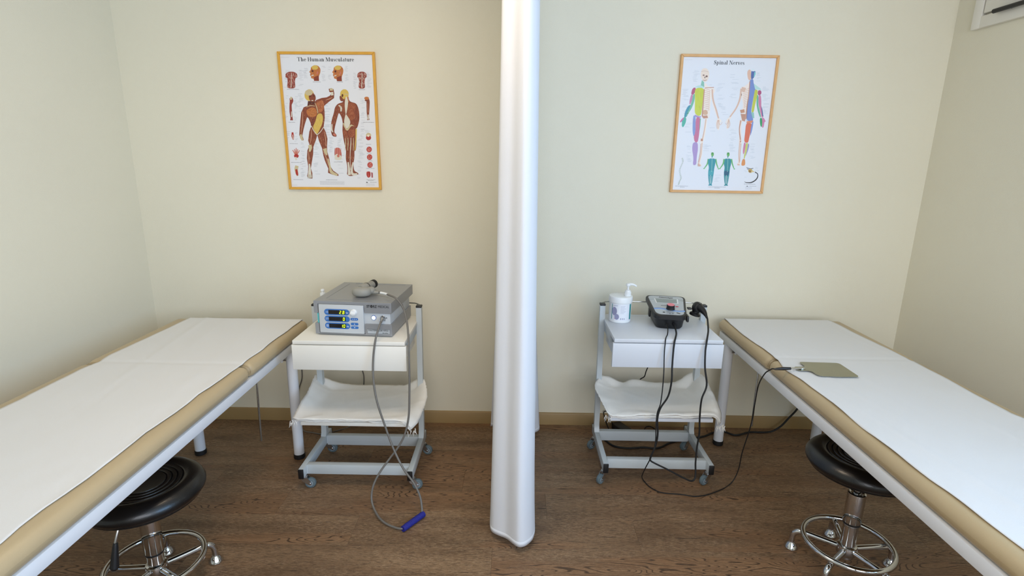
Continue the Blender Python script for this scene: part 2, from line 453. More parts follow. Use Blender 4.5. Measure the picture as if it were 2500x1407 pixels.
LRE = [(-1.118, -.24), (-1.118, -.318), (-1.119, -.446), (-1.124, -.559), (-1.124, -.636), (-1.121, -.721), (-1.127, -.884), (-1.127, -.94), (-1.13, -1.07), (-1.132, -1.129), (-1.14, -1.191), (-1.135, -1.284), (-1.134, -1.337), (-1.144, -1.472), (-1.14, -1.531), (-1.14, -1.647), (-1.136, -1.72), (-1.139, -1.787), (-1.147, -1.845), (-1.145, -1.915), (-1.138, -1.972), (-1.14, -2.2)]
LLE = [(-1.713, -.24), (-1.716, -.355), (-1.721, -.481), (-1.728, -.665), (-1.732, -.821), (-1.726, -.889), (-1.735, -.959), (-1.733, -1.088), (-1.735, -1.215), (-1.73, -1.251), (-1.733, -1.331), (-1.735, -2.2)]
RLE = [(1.168, -.10), (1.166, -.137), (1.158, -.293), (1.159, -.466), (1.168, -.602), (1.168, -.749), (1.15, -.839), (1.16, -.948), (1.164, -1.047), (1.169, -1.171), (1.161, -1.286), (1.163, -1.413), (1.163, -1.521), (1.165, -1.655), (1.171, -1.712), (1.173, -1.8), (1.175, -1.93), (1.175, -2.1)]
RRE = [(1.738, -.10), (1.74, -.13), (1.747, -.16), (1.754, -.417), (1.766, -.591), (1.77, -.753), (1.769, -.936), (1.763, -1.07), (1.761, -1.159), (1.759, -1.24), (1.772, -1.273), (1.768, -2.1)]
sheet('couch_sheet', -1.4435, .703, -.262, -2.17, LLE, LRE, 'thin white sheet spread over the left treatment table', 3, -.893)
sheet('couch_sheet', 1.4775, .681, -.117, -2.05, RLE, RRE, 'thin white sheet spread over the right treatment table, under the metal plate', 11, -.718)

# ---------------------------------------------------------------- carts
def caster(parent, loc, ang):
    """swivel caster hanging below z=.072; ang = direction (rad) the wheel trails to"""
    c = bpy.data.objects.new('caster', None); c.empty_display_size = .02
    bm_ = MB()
    # swivel head + fork as one mesh
    bm_.lathe([(0, .072), (.011, .072), (.013, .066), (.016, .064), (.016, .059), (.010, .056), (0, .056)], 16)
    R = Matrix.Rotation(ang, 3, 'Z')
    for sy in (-1, 1):
        poly = [(-.014, .058), (.016, .058), (.034, .030), (.032, .018), (.022, .018), (-.010, .044)]
        bm_.prism(poly, R@Vector((0, sy*.0125-.001, 0)), R@Vector((1, 0, 0)), (0, 0, 1), R@Vector((0, .002, 0)))
    bm_.prism([(-.015, -.0135), (.017, -.0135), (.017, .0135), (-.015, .0135)], (0, 0, .056), R@Vector((1, 0, 0)), R@Vector((0, 1, 0)), (0, 0, .003))
    bm_.tube([R@Vector((.027, -.017, .025)), R@Vector((.027, .017, .025))], .005, 8)
    f = bm_.build('caster', 'zinc', parent, loc)
    bpy.data.objects.remove(c)
    w_ = MB(); RX = R @ Matrix.Rotation(PI/2, 3, 'X')
    w_.lathe([(.015, -.010), (.020, -.010), (.0245, -.008), (.026, -.003), (.026, .003), (.0245, .008), (.020, .010), (.015, .010)], 28, R@Vector((.027, 0, .026)), RX)
    w_.setm(1).lathe([(0, -.0108), (.007, -.0108), (.008, -.008), (.013, -.007), (.0155, -.0095), (.0155, .0095), (.013, .007), (.008, .008), (.007, .0108), (0, .0108)], 20, R@Vector((.027, 0, .026)), RX)
    w_.build('wheel', ['wheel_rubber', 'wheel_hub'], f)

def cart(loc, lam, label, drawer_label, trails):
    r = thing('equipment_trolley', loc, label, 'trolley')
    hb = .2585     # half width of base tubes
    hu = .262      # half width of uprights
    yf, yr, yu = -.22, .185, .12
    for s in (-1, 1):
        # base tube
        MB().box((s*hb, (yf+yr)/2, .095), (.025, yr-yf, .048), bev=.002).build('base_tube', 'grey_powder', r)
        for yy, sg in ((yf, -1), (yr, 1)):
            MB().box((s*hb, yy+sg*.003, .095), (.0258, .008, .049), bev=.003).build('end_cap', 'black_plastic', r)
        # upright: mitred foot flows into the base tube, sits on its top
        m = MB(); dx = (hu-hb)*s
        sec = lambda z, x, d0=-.015, d1=.015: [(x-.0135, yu+d0, z), (x+.0135, yu+d0, z), (x+.0135, yu+d1, z), (x-.0135, yu+d1, z)]
        m.loft([sec(.119, s*hb, -.03, .015), sec(.135, s*hb, -.02, .015), sec(.16, s*(hb+.0005)), sec(.832, s*hu)])
        m.build('upright', 'grey_powder', r)
        MB().box((s*hu, yu, .8365), (.029, .033, .011), bev=.003).build('end_cap', 'black_plastic', r)
    MB().box((0, yf+.055, .095), (2*hb-.025, .03, .05), bev=.003).build('crossbar', 'grey_powder', r)
    MB().box((0, yu+.0, .090), (2*hb-.025, .03, .056), bev=.003).build('crossbar', 'grey_powder', r)
    m = MB()   # weld beads
    for s in (-1, 1):
        for yy in (yf+.04, yu-.015): m.tube([(s*(hb-.0135), yy, .073), (s*(hb-.0135), yy, .117)], .0025, 6)
    m.build('weld', 'grey_powder', r)
    # tray top + drawer
    MB().box((0, -.005, .751), (.505, .405, .018), bev=.0015).build('tray_top', lam, r)
    d = MB(); d.box((0, -.199, .6795), (.515, .018, .118), bev=.0015); d.build('drawer', lam, r)
    d = MB()
    for s in (-1, 1): d.box((s*.222, -.02, .675), (.014, .338, .09))
    d.box((0, .14, .675), (.43, .014, .09)); d.box((0, -.02, .637), (.43, .30, .008)); d.build('drawer_box', lam, r)
    m = MB()
    for s in (-1, 1): m.box((s*.24, .03, .72), (.018, .21, .044), bev=.001)
    m.build('drawer_runner', 'grey_powder', r)
    MB().box((0, -.01, .349), (.496, .385, .018), bev=.0015).build('lower_shelf', lam, r)
    m = MB()
    for s in (-1, 1): m.box((s*.2485, .07, .33), (.003, .13, .022))
    m.build('shelf_bracket', 'grey_powder', r)
    # thin round rail behind the top
    p = smooth_path([(-hu, yu+.014, .822), (-hu+.004, yu+.055, .826), (-hu+.04, yu+.085, .828), (0, yu+.088, .829), (hu-.04, yu+.085, .828), (hu-.004, yu+.055, .826), (hu, yu+.014, .822)], 6)
    MB().tube(p, .0032, 8).build('back_rail', 'steel_rod', r)
    for (x, y_), a in zip([(-hb, yf+.035), (hb, yf+.035), (-hb, yr-.045), (hb, yr-.045)], trails):
        caster(r, (x, y_, 0), a)
    return r
cL = cart((-.739, -.50, 0), 'laminate_warm', 'left trolley with white drawer and grey frame, carrying the grey box machine', '', [0.10, .25, .1, -.15])
cR = cart((.722, -.405, 0), 'laminate_cool', 'right trolley with white drawer and grey frame, carrying the small black device', '', [PI+.75, PI+.55, PI+.6, PI+.5])

# cloths on the lower shelves
def cloth(name, org, fr, rt, bk, lf, z0, label, seed, thick=.006, frays=()):
    org = Vector(org); NU, NV = 44, 34
    def res(pts, n):
        q = smooth_path(pts, 3); L_ = [0]
        for a, b_ in zip(q[:-1], q[1:]): L_.append(L_[-1]+(b_-a).length)
        out = []; k = 0
        for i in range(n+1):
            t = L_[-1]*i/n
            while k < len(L_)-2 and L_[k+1] < t: k += 1
            f = (t-L_[k])/(L_[k+1]-L_[k]+1e-12); out.append(q[k].lerp(q[k+1], min(1, f)))
        return out
    A, B, C_, D = res(fr, NU), res(rt, NV), res(bk, NU), res(lf, NV)
    P = []
    for j in range(NV+1):
        v = j/NV; row = []
        for i in range(NU+1):
            u = i/NU
            p = A[i]*(1-v)+C_[i]*v+D[j]*(1-u)+B[j]*u-(A[0]*(1-u)*(1-v)+A[NU]*u*(1-v)+C_[0]*(1-u)*v+C_[NU]*u*v)
            eu, ev = min(u, 1-u), min(v, 1-v)
            e = max(0, 1-eu/.20)*1.0; e2 = max(0, 1-ev/.16)
            k = max(e, e2); k = k*k*(3-2*k)
            wr = .006*mnoise.noise((p.x*9+seed, p.y*11, 1))+.003*mnoise.noise((p.x*26+seed, p.y*22+p.x*12, 4))
            cr1 = max(0, 1-abs(mnoise.noise((p.x*5+p.y*4, (p.x-p.y)*1.3, 2+seed*.02)))*7)
            cr2 = max(0, 1-abs(mnoise.noise((p.x*3-p.y*7+4, (p.x+p.y)*1.6, 9)))*9)
            z = p.z*k+z0*(1-k)+(wr*.45+.0045*cr1*cr1+.0035*cr2)*(.30+.8*k)
            inside = abs(p.x) < .25 and -.203 < p.y < .183
            if inside: z = max(z, z0-.001)
            jit = .004*mnoise.noise((u*30, v*30, seed)) if (i in (0, NU) or j in (0, NV)) else 0
            row.append(org+Vector((p.x+jit, p.y+jit, z)))
        P.append(row)
    o = MB().grid(P).build(name, 'cloth_white', angle=70)
    sm = o.modifiers.new('t', 'SOLIDIFY'); sm.thickness = thick; sm.offset = 1 if thick > 0 else -1
    tag(o, label, 'cloth')
    if frays:
        m = MB(); rnd = random.Random(seed)
        for (fx, fy, fz), n_ in frays:
            for k in range(n_):
                a = org+Vector((fx+rnd.uniform(-.02, .02), fy+rnd.uniform(-.01, .01), fz+rnd.uniform(-.004, .006)))
                b_ = a+Vector((rnd.uniform(-.012, .012), rnd.uniform(-.006, .002), rnd.uniform(-.03, -.012)))
                m.tube([a, (a+b_)/2+Vector((rnd.uniform(-.002, .002), 0, 0)), b_], [.0018, .0013, .0004], 5)
        m.build('fringe', 'cloth_white', o)
    return o
LO = (-.739, -.50, .358); RO = (.722, -.405, .358)
for k, (dz, e, lab) in enumerate([(0, .010, 'lowest white cloth on the bottom shelf of the left trolley'), (.0065, .004, 'middle white cloth on the bottom shelf of the left trolley'), (.013, 0, 'topmost white cloth on the bottom shelf of the left trolley, corners bunched up')]):
    cloth('folded_cloth', LO,
          [(-.282+e, -.205, .006+dz), (-.241, -.216+e*.4, .004+dz), (-.1, -.216+e*.5, .003+dz), (.1, -.215+e*.3, .003+dz), (.225, -.213+e*.4, .0+dz), (.271-e, -.205, -.040+dz)],
          [(.271-e, -.205, -.040+dz), (.292-e, -.17, -.026+dz), (.311-e, .0, .020+dz), (.293-e, .09, .054+dz), (.279, .125, .066+dz)],
          [(-.294+e, .13, .082+dz), (-.27, .15, .066+dz), (-.17, .172, .016+dz), (0, .178, .005+dz), (.164, .172, .010+dz), (.243, .145, .062+dz), (.279, .125, .066+dz)],
          [(-.282+e, -.205, .006+dz), (-.285+e, -.10, .032+dz), (-.283+e, 0, .052+dz), (-.294+e, .13, .082+dz)],
          .004+dz, lab, 4+k*9, .003, [((-.275, -.212, .004), 14), ((.272, -.208, -.030), 8)] if k == 0 else ())
for k, (dz, e, lab) in enumerate([(0, .010, 'lowest white cloth on the bottom shelf of the right trolley'), (.0065, .004, 'middle white cloth on the bottom shelf of the right trolley'), (.013, 0, 'topmost white cloth on the right trolley bottom shelf, one corner hanging over at right')]):
    cloth('folded_cloth', RO,
          [(-.268+e, -.195, .016+dz), (-.242, -.216+e*.5, .0+dz), (-.1, -.217+e*.3, .003+dz), (.1, -.217+e*.5, .005+dz), (.245, -.214+e*.4, .008+dz), (.285-e, -.20, -.042+dz)],
          [(.285-e, -.20, -.042+dz), (.300-e, -.15, .002+dz), (.300-e, .01, .052+dz), (.300-e, .08, .075+dz), (.298, .125, .076+dz)],
          [(-.252+e, .13, .060+dz), (-.205, .15, .052+dz), (-.116, .172, .006+dz), (-.066, .172, .026+dz), (.06, .172, .008+dz), (.166, .172, .012+dz), (.252, .15, .088+dz), (.298, .125, .076+dz)],
          [(-.268+e, -.195, .016+dz), (-.291+e, -.05, .038+dz), (-.292+e, .05, .044+dz), (-.252+e, .13, .060+dz)],
          .004+dz, lab, 23+k*9, .003, [((.286, -.205, -.036), 22), ((-.255, -.206, .004), 9)] if k == 0 else ())

# ---------------------------------------------------------------- curtain
def curtain():
    bot = [(-.128, -.10), (-.05, -.075), (.10, -.085), (.165, -.12), (.09, -.19), (-.06, -.22), (-.105, -.27), (-.03, -.33), (.09, -.36), (.10, -.42), (-.02, -.47), (-.10, -.52), (-.03, -.58), (.085, -.62), (.085, -.68), (-.03, -.73), (-.088, -.80), (-.088, -.90), (-.088, -.97), (-.084, -1.01), (-.06, -1.035), (-.02, -1.06), (.015, -1.095), (.04, -1.110), (.066, -1.10), (.094, -1.065), (.106, -1.0), (.100, -.93), (.08, -.84)]
    top = [(-.05, -.10), (-.02, -.09), (.03, -.09), (.05, -.12), (.03, -.19), (-.03, -.22), (-.05, -.27), (-.01, -.33), (.04, -.36), (.05, -.42), (-.01, -.47), (-.05, -.52), (-.01, -.58), (.05, -.62), (.05, -.68), (-.01, -.73), (-.045, -.80), (-.050, -.90), (-.051, -.95), (-.048, -.985), (-.034, -1.0), (-.010, -1.015), (.010, -1.045), (.024, -1.056), (.042, -1.045), (.058, -1.01), (.065, -.96), (.060, -.91), (.05, -.84)]
    B = smooth_path([(x, y, 0) for x, y in bot], 6); Tp = smooth_path([(x, y, 0) for x, y in top], 6)
    P = []
    zs = [.030, .031, .052, .056] + [.056+(2.69-.056)*((i+1)/26) for i in range(26)]
    for iz, z in enumerate(zs):
        t = z/2.69; row = []
        t2 = t**.75
        for i, (a, b_) in enumerate(zip(B, Tp)):
            p = a.lerp(b_, t2)
            x = p.x+.004*mnoise.noise((i*.09, z*1.4, 2))*(1-t); y_ = p.y+.004*mnoise.noise((i*.09, z*1.1, 7))
            row.append((x, y_, z+(.006*mnoise.noise((i*.06, 0, 5)) if iz < 4 else 0)))
        P.append(row)
    m = MB().grid(P)
    r = m.build('curtain', 'curtain_white', angle=80)
    sm = r.modifiers.new('t', 'SOLIDIFY'); sm.thickness = .0016; sm.offset = 0
    tag(r, 'long white curtain hanging between the two treatment tables', 'curtain')
    # hem: doubled strip with a stitched edge
    h = MB().grid([[Vector(p)+Vector((0, 0, 0)) for p in P[k]] for k in (1, 2)]); h = h.build('hem', 'curtain_white', r, angle=80)
    sm = h.modifiers.new('t', 'SOLIDIFY'); sm.thickness = .0021; sm.offset = 0
curtain()
r = thing('curtain_track', (0, -1.2, ZC), 'white ceiling track that carries the room divider curtain', 'curtain track')
MB().box((0, 0, -.012), (.03, 2.3, .024), bev=.002).build('rail', 'white_powder', r)
m = MB()
for k in range(9): m.box((0, 1.08-k*.105, -.042), (.01, .012, .04), bev=.002)
m.build('glider', 'white_plastic', r)

# ---------------------------------------------------------------- stools
def stool(loc, rz, seat_z, seat_r, rod_len, label, lever_ang, seat_off=(0, 0), mid_f=.45):
    r = thing('rolling_stool', loc, label, 'stool', rz)
    so = Vector((seat_off[0], seat_off[1], 0))
    # seat: domed rim with pressed rings
    z = seat_z; R0 = seat_r; H_ = .07
    prof = [(0, z-.002)]
    for q in [(.072), (.089), (.106), (.124)]:
        prof += [(q-.010, z-.001), (q-.003, z+.0002), (q, z-.0045), (q+.003, z+.0004)]
    prof += [(.131, z+.002), (.138, z+.006), (.147, z+.008), (R0-.036, z+.006), (R0-.022, z-.001), (R0-.009, z-.013), (R0-.001, z-.028), (R0-.002, z-.040), (R0-.010, z-.052), (R0-.022, z-.057)]
    MB().lathe(prof, 64, so).build('seat', 'black_vinyl', r, angle=50)
    MB().lathe([(R0-.020, z-.053), (R0-.014, z-.056), (R0-.016, z-.061), (.04, z-.064), (0, z-.064)], 48, so).build('seat_base', 'black_plastic', r)
    m = MB(); bz = z-.064
    m.box(so+Vector((0, 0, bz-.008)), (.13, .13, .014), bev=.003); m.build('mount_plate', 'black_plastic', r)
    # gas column
    hub = .098; top = bz-.014
    if rod_len > .02:
        MB().tube([(0, 0, top-rod_len-.02), (0, 0, top)], .0125, 20).build('gas_rod', 'steel_rod', r)
        ctop = top-rod_len
    else: ctop = top
    mid = hub+(ctop-hub)*mid_f
    MB().lathe([(0, ctop-.003), (.020, ctop-.004), (.026, ctop), (.0315, ctop-.002), (.032, ctop-.008), (.032, mid+.004), (.030, mid), (.027, mid-.001)], 32).build('column_sleeve', 'chrome', r)
    MB().lathe([(.0305, mid+.003), (.0315, mid), (.0305, mid-.006), (.0285, mid-.007)], 32).build('collar', 'black_plastic', r)
    MB().lathe([(.0275, mid-.004), (.0285, mid-.010), (.0275, mid-.016), (.0268, hub), (.0268, hub-.05), (0, hub-.05)], 32).build('column', 'chrome', r)
    MB().lathe([(.027, hub+.004), (.034, hub+.002), (.0365, hub-.004), (.0365, hub-.032), (.033, hub-.038), (.012, hub-.04), (0, hub-.052)], 32).build('hub', 'chrome', r)
    # foot ring and five legs
    ring = [(.158*math.cos(2*PI*k/64), .158*math.sin(2*PI*k/64), .108) for k in range(64)]
    MB().tube(ring, .0105, 14, closed=True).build('foot_ring', 'chrome', r)
    leg_me = foot_me = None
    for k in range(5):
        a = 2*PI*k/5
        if leg_me is None:
            p = smooth_path([(.030, 0, .082), (.09, 0, .084), (.150, 0, .086), (.172, 0, .083), (.186, 0, .070), (.191, 0, .048), (.191, 0, .022)], 5)
            lo = MB().tube(p, .0115, 14).build('leg', 'chrome', r); leg_me = lo.data
            fo = MB().lathe([(0, .030), (.012, .030), (.013, .026), (.016, .022), (.026, .006), (.027, .002), (.024, 0), (0, 0)], 24, (.191, 0, 0)).build('foot', 'chrome', lo); foot_me = fo.data
        else:
            lo = bpy.data.objects.new('leg', leg_me); COL.objects.link(lo); lo.parent = r
            fo = bpy.data.objects.new('foot', foot_me); COL.objects.link(fo); fo.parent = lo
        lo.rotation_euler = (0, 0, a)
    # height lever
    if lever_ang is not None:
        d = Vector((math.cos(lever_ang), math.sin(lever_ang), 0))
        p0 = so+Vector((0, 0, bz-.010))+d*.03
        p1 = p0+d*.07+Vector((0, 0, -.012)); p2 = p0+d*.105+Vector((0, 0, -.065))
        p3 = p2+d*.022+Vector((0, 0, -.095))
        lv = MB().tube(smooth_path([p0, p1, p2, p2.lerp(p3, .35)], 5), .0045, 10).build('lever', 'steel_rod', r)
        MB().tube([p2.lerp(p3, .05), p2.lerp(p3, .15), p2.lerp(p3, .55), p2.lerp(p3, .92), p3], [.007, .0085, .0115, .014, .008], 12).build('lever_grip', 'black_plastic', lv)
    return r
stool((-1.305, -1.31, 0), math.radians(43), .436, .195, 0, 'black round stool with chrome ring base half under the left table', math.radians(-143), mid_f=.2)
stool((1.338, -1.145, 0), math.radians(3), .497, .196, .085, 'black round stool with chrome ring base half under the right table', None)

# ---------------------------------------------------------------- box machine on the left trolley
Z0 = .760
r = thing('shockwave_machine', (-.905, -.622, Z0), 'grey box machine with blue displays showing green digits, on the left trolley', 'medical device', math.radians(-4.2))
yv = Vector((0, 1, 0)); xv = Vector((1, 0, 0)); zv = Vector((0, 0, 1))
def fprism(mb, poly, y0, y1): mb.prism(poly, (0, y0, 0), xv, zv, (0, y1-y0, 0)); return mb
lidm = fprism(MB(), [(-.012, .106), (.008, .106), (.008, .149), (.222, .149), (.226, .112), (.351, .112), (.351, .163), (-.012, .163)], 0, .375)
lid = lidm.build('lid', 'device_grey', r, smooth=False)
bv = lid.modifiers.new('b', 'BEVEL'); bv.width = .0018; bv.segments = 2
m = MB(); m.tube([(.03, .05, .1633), (.03, .34, .1633)], .0012, 6); m.tube([(.06, .352, .1633), (.32, .352, .1633)], .0012, 6); m.tube([(.05, .03, .1633), (.335, .03, .1633)], .0008, 6)
m.build('embossed_line', 'device_grey', lid)
bs = fprism(MB(), [(-.010, .006), (.350, .006), (.350, .062), (.226, .061), (.226, .012), (.009, .011), (.009, .057), (-.010, .057)], 0, .335).build('base_shell', 'device_grey', r, smooth=False)
bv = bs.modifiers.new('b', 'BEVEL'); bv.width = .0015; bv.segments = 2
MB().box((.172, .170, .080), (.342, .325, .136), bev=.002).build('body', 'device_white', r)
m = MB()
for fx in (.06, .30):
    for fy in (.03, .29): m.lathe([(0, 0), (.012, 0), (.014, .003), (.014, .007), (0, .007)], 16, (fx, fy, 0))
m.build('rubber_foot', 'black_rubber', r)
MB().box((.118, .0, .081), (.209, .012, .135), bev=.003).build('front_panel', 'device_white', r)
MB().box((.006, .012, .081), (.006, .02, .046)).build('side_label', 'cyan_label', r)
def capsule2(cx, cz, w_, h_, n=12):
    rr = h_/2; q = []
    for k in range(n+1): a = -PI/2+PI*k/n; q.append((cx+w_/2-rr+rr*math.cos(a), cz+rr*math.sin(a)))
    for k in range(n+1): a = PI/2+PI*k/n; q.append((cx-w_/2+rr+rr*math.cos(a), cz+rr*math.sin(a)))
    return q
SEG = {'0': 'abcdef', '1': 'bc', '2': 'abged', '8': 'abcdefg'}
def digit(mb, ch, x, z, w_, h_, y_):
    t = h_*.13
    sh = lambda px, pz: (x+px+(pz)*.12, z+pz)
    S_ = {'a': [(t*.4, h_), (w_-t*.4, h_), (w_-t, h_-t), (t, h_-t)], 'd': [(t, t), (w_-t, t), (w_-t*.4, 0), (t*.4, 0)], 'g': [(t*.8, h_/2+t/2), (w_-t*.8, h_/2+t/2), (w_-t*.8, h_/2-t/2), (t*.8, h_/2-t/2)],
          'f': [(0, h_/2+t*.3), (0, h_-t*.4), (t, h_-t), (t, h_/2+t*.5)], 'b': [(w_-t, h_/2+t*.5), (w_-t, h_-t), (w_, h_-t*.4), (w_, h_/2+t*.3)],
          'e': [(0, t*.4), (0, h_/2-t*.3), (t, h_/2-t*.5), (t, t)], 'c': [(w_-t, t), (w_-t, h_/2-t*.5), (w_, h_/2-t*.3), (w_, t*.4)]}
    for s_ in SEG[ch]: fprism(mb, [sh(*p) for p in S_[s_]], y_, y_+.0006)
FY = -.0062
for cz, txt, unit, icon in ((.114, '2.8', 'bar', 0), (.082, '0', '', 1), (.049, '10', 'Hz', 2)):
    d = fprism(MB(), capsule2(.099, cz, .118, .0285), FY-.0008, FY+.001).build('display_surround', 'blue_panel', r, smooth=False)
    fprism(MB(), [(.060, cz-.0095), (.139, cz-.0095), (.139, cz+.0095), (.060, cz+.0095)], FY-.0014, FY).build('display_screen', 'screen_black', d, smooth=False)
    m = MB(); x = .1365
    for ch in reversed(txt):
        if ch == '.': fprism(m, [(x-.0015, cz-.0075), (x-.0002, cz-.0075), (x-.0002, cz-.0060), (x-.0015, cz-.0060)], FY-.002, FY-.0014); x -= .003; continue
        x -= .0108; digit(m, ch, x, cz-.0075, .0082, .015, FY-.002)
        x -= .001
    m.build('display_digits', 'digit_lime', d, smooth=False)
    m = MB()
    if unit: text_mb(m, unit, .0095, ((.1415, FY-.0012, cz-.004), (1, 0, 0), (0, 0, 1)), bold=.0001)
    if icon == 0: text_mb(m, '\u2192D', .011, ((.0445, FY-.0012, cz-.004), (1, 0, 0), (0, 0, 1)))
    elif icon == 1: text_mb(m, '\u03a3\u03a0', .011, ((.0445, FY-.0012, cz-.004), (1, 0, 0), (0, 0, 1)))
    else:
        for q in range(4): m.box((.0475+q*.003, FY-.0012, cz), (.0008, .0006, .009))
        m.box((.052, FY-.0012, cz+.0045), (.010, .0006, .0008)); m.box((.052, FY-.0012, cz-.0045), (.010, .0006, .0008))
    m.build('display_marking', 'ink_white', d, smooth=False)
RXY = Matrix.Rotation(PI/2, 3, 'X')
k_ = MB().lathe([(.0145, 0), (.0145, .004), (.0135, .005), (.013, .012), (.0115, .014), (0, .014)], 32, (.1785, FY, .1165), RXY); k_.box((.1785, FY-.015, .1145), (.024, .006, .006), bev=.001)
k_.build('dial_knob', 'white_plastic', r)
for cz, kind in ((.0835, 0), (.0605, 1), (.0435, 2)):
    b = fprism(MB(), capsule2(.1795, cz, .0355, .0115), FY-.0012, FY+.001).build('push_button', 'blue_panel', r, smooth=False)
    m = MB()
    if kind == 0:
        fprism(m, [(.169, cz+.002), (.169, cz-.002), (.1735, cz)], FY-.0018, FY-.001); fprism(m, [(.190, cz+.002), (.1855, cz), (.190, cz-.002)], FY-.0018, FY-.001)
        ring = [(.1795+.0024*math.cos(a*PI/8), FY-.0014, cz+.0024*math.sin(a*PI/8)) for a in range(16)]; m.tube(ring, .0005, 5, closed=True)
    else:
        s_ = 1 if kind == 1 else -1; fprism(m, [(.1765, cz-.002*s_), (.1825, cz-.002*s_), (.1795, cz+.0028*s_)], FY-.0018, FY-.001)
    m.build('button_marking', 'ink_white', b, smooth=False)
p_ = MB().lathe([(.0115, 0), (.0115, .002), (.0095, .003), (.009, .0015)], 32, (.266, .0075, .090), RXY).build('power_button', 'ring_blue', r)
MB().lathe([(.0092, .001), (.0092, .003), (.008, .004), (0, .0042)], 32, (.266, .0075, .090), RXY).build('button_light', 'power_glow', p_)
m = text_mb(MB(), 'ST', .0165, ((.2375, -.0007, .140), xv, zv), bold=.0004, sx=.86)
text_mb(m, 'RZ', .0165, ((.2668, -.0007, .140), xv, zv), bold=.0004, sx=.86); text_mb(m, 'MEDICAL', .0165, ((.2895, -.0007, .140), xv, zv), sx=.76)
ring = [(.2598+.0050*math.cos(a*PI/10), -.0008, .1458+.0057*math.sin(a*PI/10)) for a in range(20)]; m.tube(ring, .0011, 6, closed=True)
for dx in (-.0020, 0, .0020): m.box((.2598+dx, -.0008, .1458), (.0009, .0008, .0095))
m.build('lettering', 'ink_black', r, smooth=False)
np_ = fprism(MB(), capsule2(.2885, .0265, .106, .0225, 6) if 0 else [(.236, .017), (.238, .015), (.339, .015), (.341, .017), (.341, .036), (.339, .038), (.238, .038), (.236, .036)], -.0012, .001).build('name_plate', 'silver_panel', r, smooth=False)
m = MB(); ring = [(.2365, -.0014, .0165), (.3405, -.0014, .0165), (.3405, -.0014, .0375), (.2365, -.0014, .0375)]
m.tube(ring, .0005, 4, closed=True); text_mb(m, 'MASTERPULS\u00ae MP50', .0108, ((.2405, -.0016, .0285), xv, zv), sx=.95); text_mb(m, 'elite edition', .0070, ((.306, -.0016, .0185), xv, zv), bold=.0001, sx=.8)
m.build('plate_lettering', 'ink_black', np_, smooth=False)
m = MB(); m.lathe([(0, 0), (.013, 0), (.013, .004), (.011, .006), (.0095, .014), (0, .014)], 24, (.309, .0075, .089), RXY); m.build('socket', 'zinc', r)
m = MB(); m.box((.326, .0068, .091), (.003, .001, .006)); m.box((.318, .0068, .078), (.004, .001, .002)); m.box((.312, .0068, .076), (.003, .001, .001)); m.build('marking', 'ink_black', r)
m = MB(); m.lathe([(0, 0), (.0018, 0), (.0018, .001), (0, .0012)], 10, (.344, .21, .098), Matrix.Rotation(PI/2, 3, 'Y')); m.lathe([(0, 0), (.0018, 0), (.0018, .001), (0, .0012)], 10, (.344, .20, .085), Matrix.Rotation(PI/2, 3, 'Y')); m.build('screw', 'ink_black', r)

# handpiece lying on the machine, with its hose
r = thing('handpiece', (-.718, -.520, .9245), 'grey handpiece with its looping hose, lying on top of the box machine', 'handpiece')
def ell(mb, c, rx, ry, rz_, rot=None, n=24, k=12, p=1.0):
    R = rot.to_3x3() if rot else Matrix.Identity(3); loops = []
    for i in range(k+1):
        a = -PI/2+PI*i/k; ca, sa = math.cos(a), math.sin(a)
        ca_ = math.copysign(abs(ca)**p, ca); sa_ = math.copysign(abs(sa)**p, sa)
        ca_ = max(ca_, .01)
        loops.append([Vector(c)+R@Vector((rx*ca_*math.cos(2*PI*j/n), ry*ca_*math.sin(2*PI*j/n), rz_*sa_)) for j in range(n)])
    mb.loft(loops); return mb
m = MB(); ell(m, (.001, -.016, .0225), .046, .034, .0225, p=.7)
m.build('handle', 'handle_grey', r)
bd = Vector((.034, .088, .008)); b0 = Vector((-.006, -.005, .0275)); dirn = bd.normalized()
m = MB(); m.tube([b0, b0+bd*.2, b0+bd*.45, b0+bd*.5, b0+bd*.95, b0+bd*1.0], [.022, .0245, .0225, .0195, .019, .0175], 28); m.build('barrel', 'handle_grey', r)
MB().tube([b0+bd*.46, b0+bd*.50], [.0232, .0226], 28).build('barrel_ring', 'black_plastic', r)
MB().tube([b0+bd*.96, b0+bd*1.14, b0+bd*1.17], [.0205, .0205, .017], 28).build('end_ring', 'black_rubber', r)
m = MB(); ell(m, (.038, .006, .024), .022, .026, .018); m.build('swivel', 'handle_grey', r)
def wp(o, P): return [Vector(p)-Vector(o) for p in P]
org = (-.718, -.520, .9245)
HOSE1 = [(-.598, -.660, .846), (-.602, -.695, .822), (-.613, -.722, .774), (-.624, -.735, .683), (-.623, -.75, .591), (-.608, -.765, .499), (-.577, -.775, .394), (-.537, -.79, .28), (-.489, -.815, .193), (-.438, -.845, .14), (-.409, -.86, .084), (-.398, -.88, .035), (-.396, -.896, .014)]
HOSE2 = [(-.396, -.896, .014), (-.457, -.985, .014), (-.507, -.973, .010), (-.564, -.937, .012), (-.611, -.879, .022), (-.634, -.84, .053), (-.629, -.82, .105), (-.606, -.80, .154), (-.565, -.775, .211), (-.521, -.758, .27), (-.491, -.750, .33), (-.473, -.742, .411), (-.468, -.735, .505), (-.466, -.728, .60), (-.467, -.72, .68), (-.470, -.700, .752), (-.480, -.66, .805), (-.494, -.625, .853), (-.509, -.605, .888), (-.526, -.600, .915), (-.548, -.592, .935), (-.581, -.567, .9405), (-.606, -.543, .9408), (-.629, -.527, .941), (-.66, -.519, .941), (-.680, -.518, .9405)]
MB().tube(smooth_path(wp(org, HOSE1), 6), .0047, 12).tube(smooth_path(wp(org, HOSE2), 6), .0047, 12).build('hose', 'hose_grey', r)
h = wp(org, [(-.390, -.888, .014), (-.408, -.914, .014), (-.44, -.96, .014), (-.462, -.992, .014)])
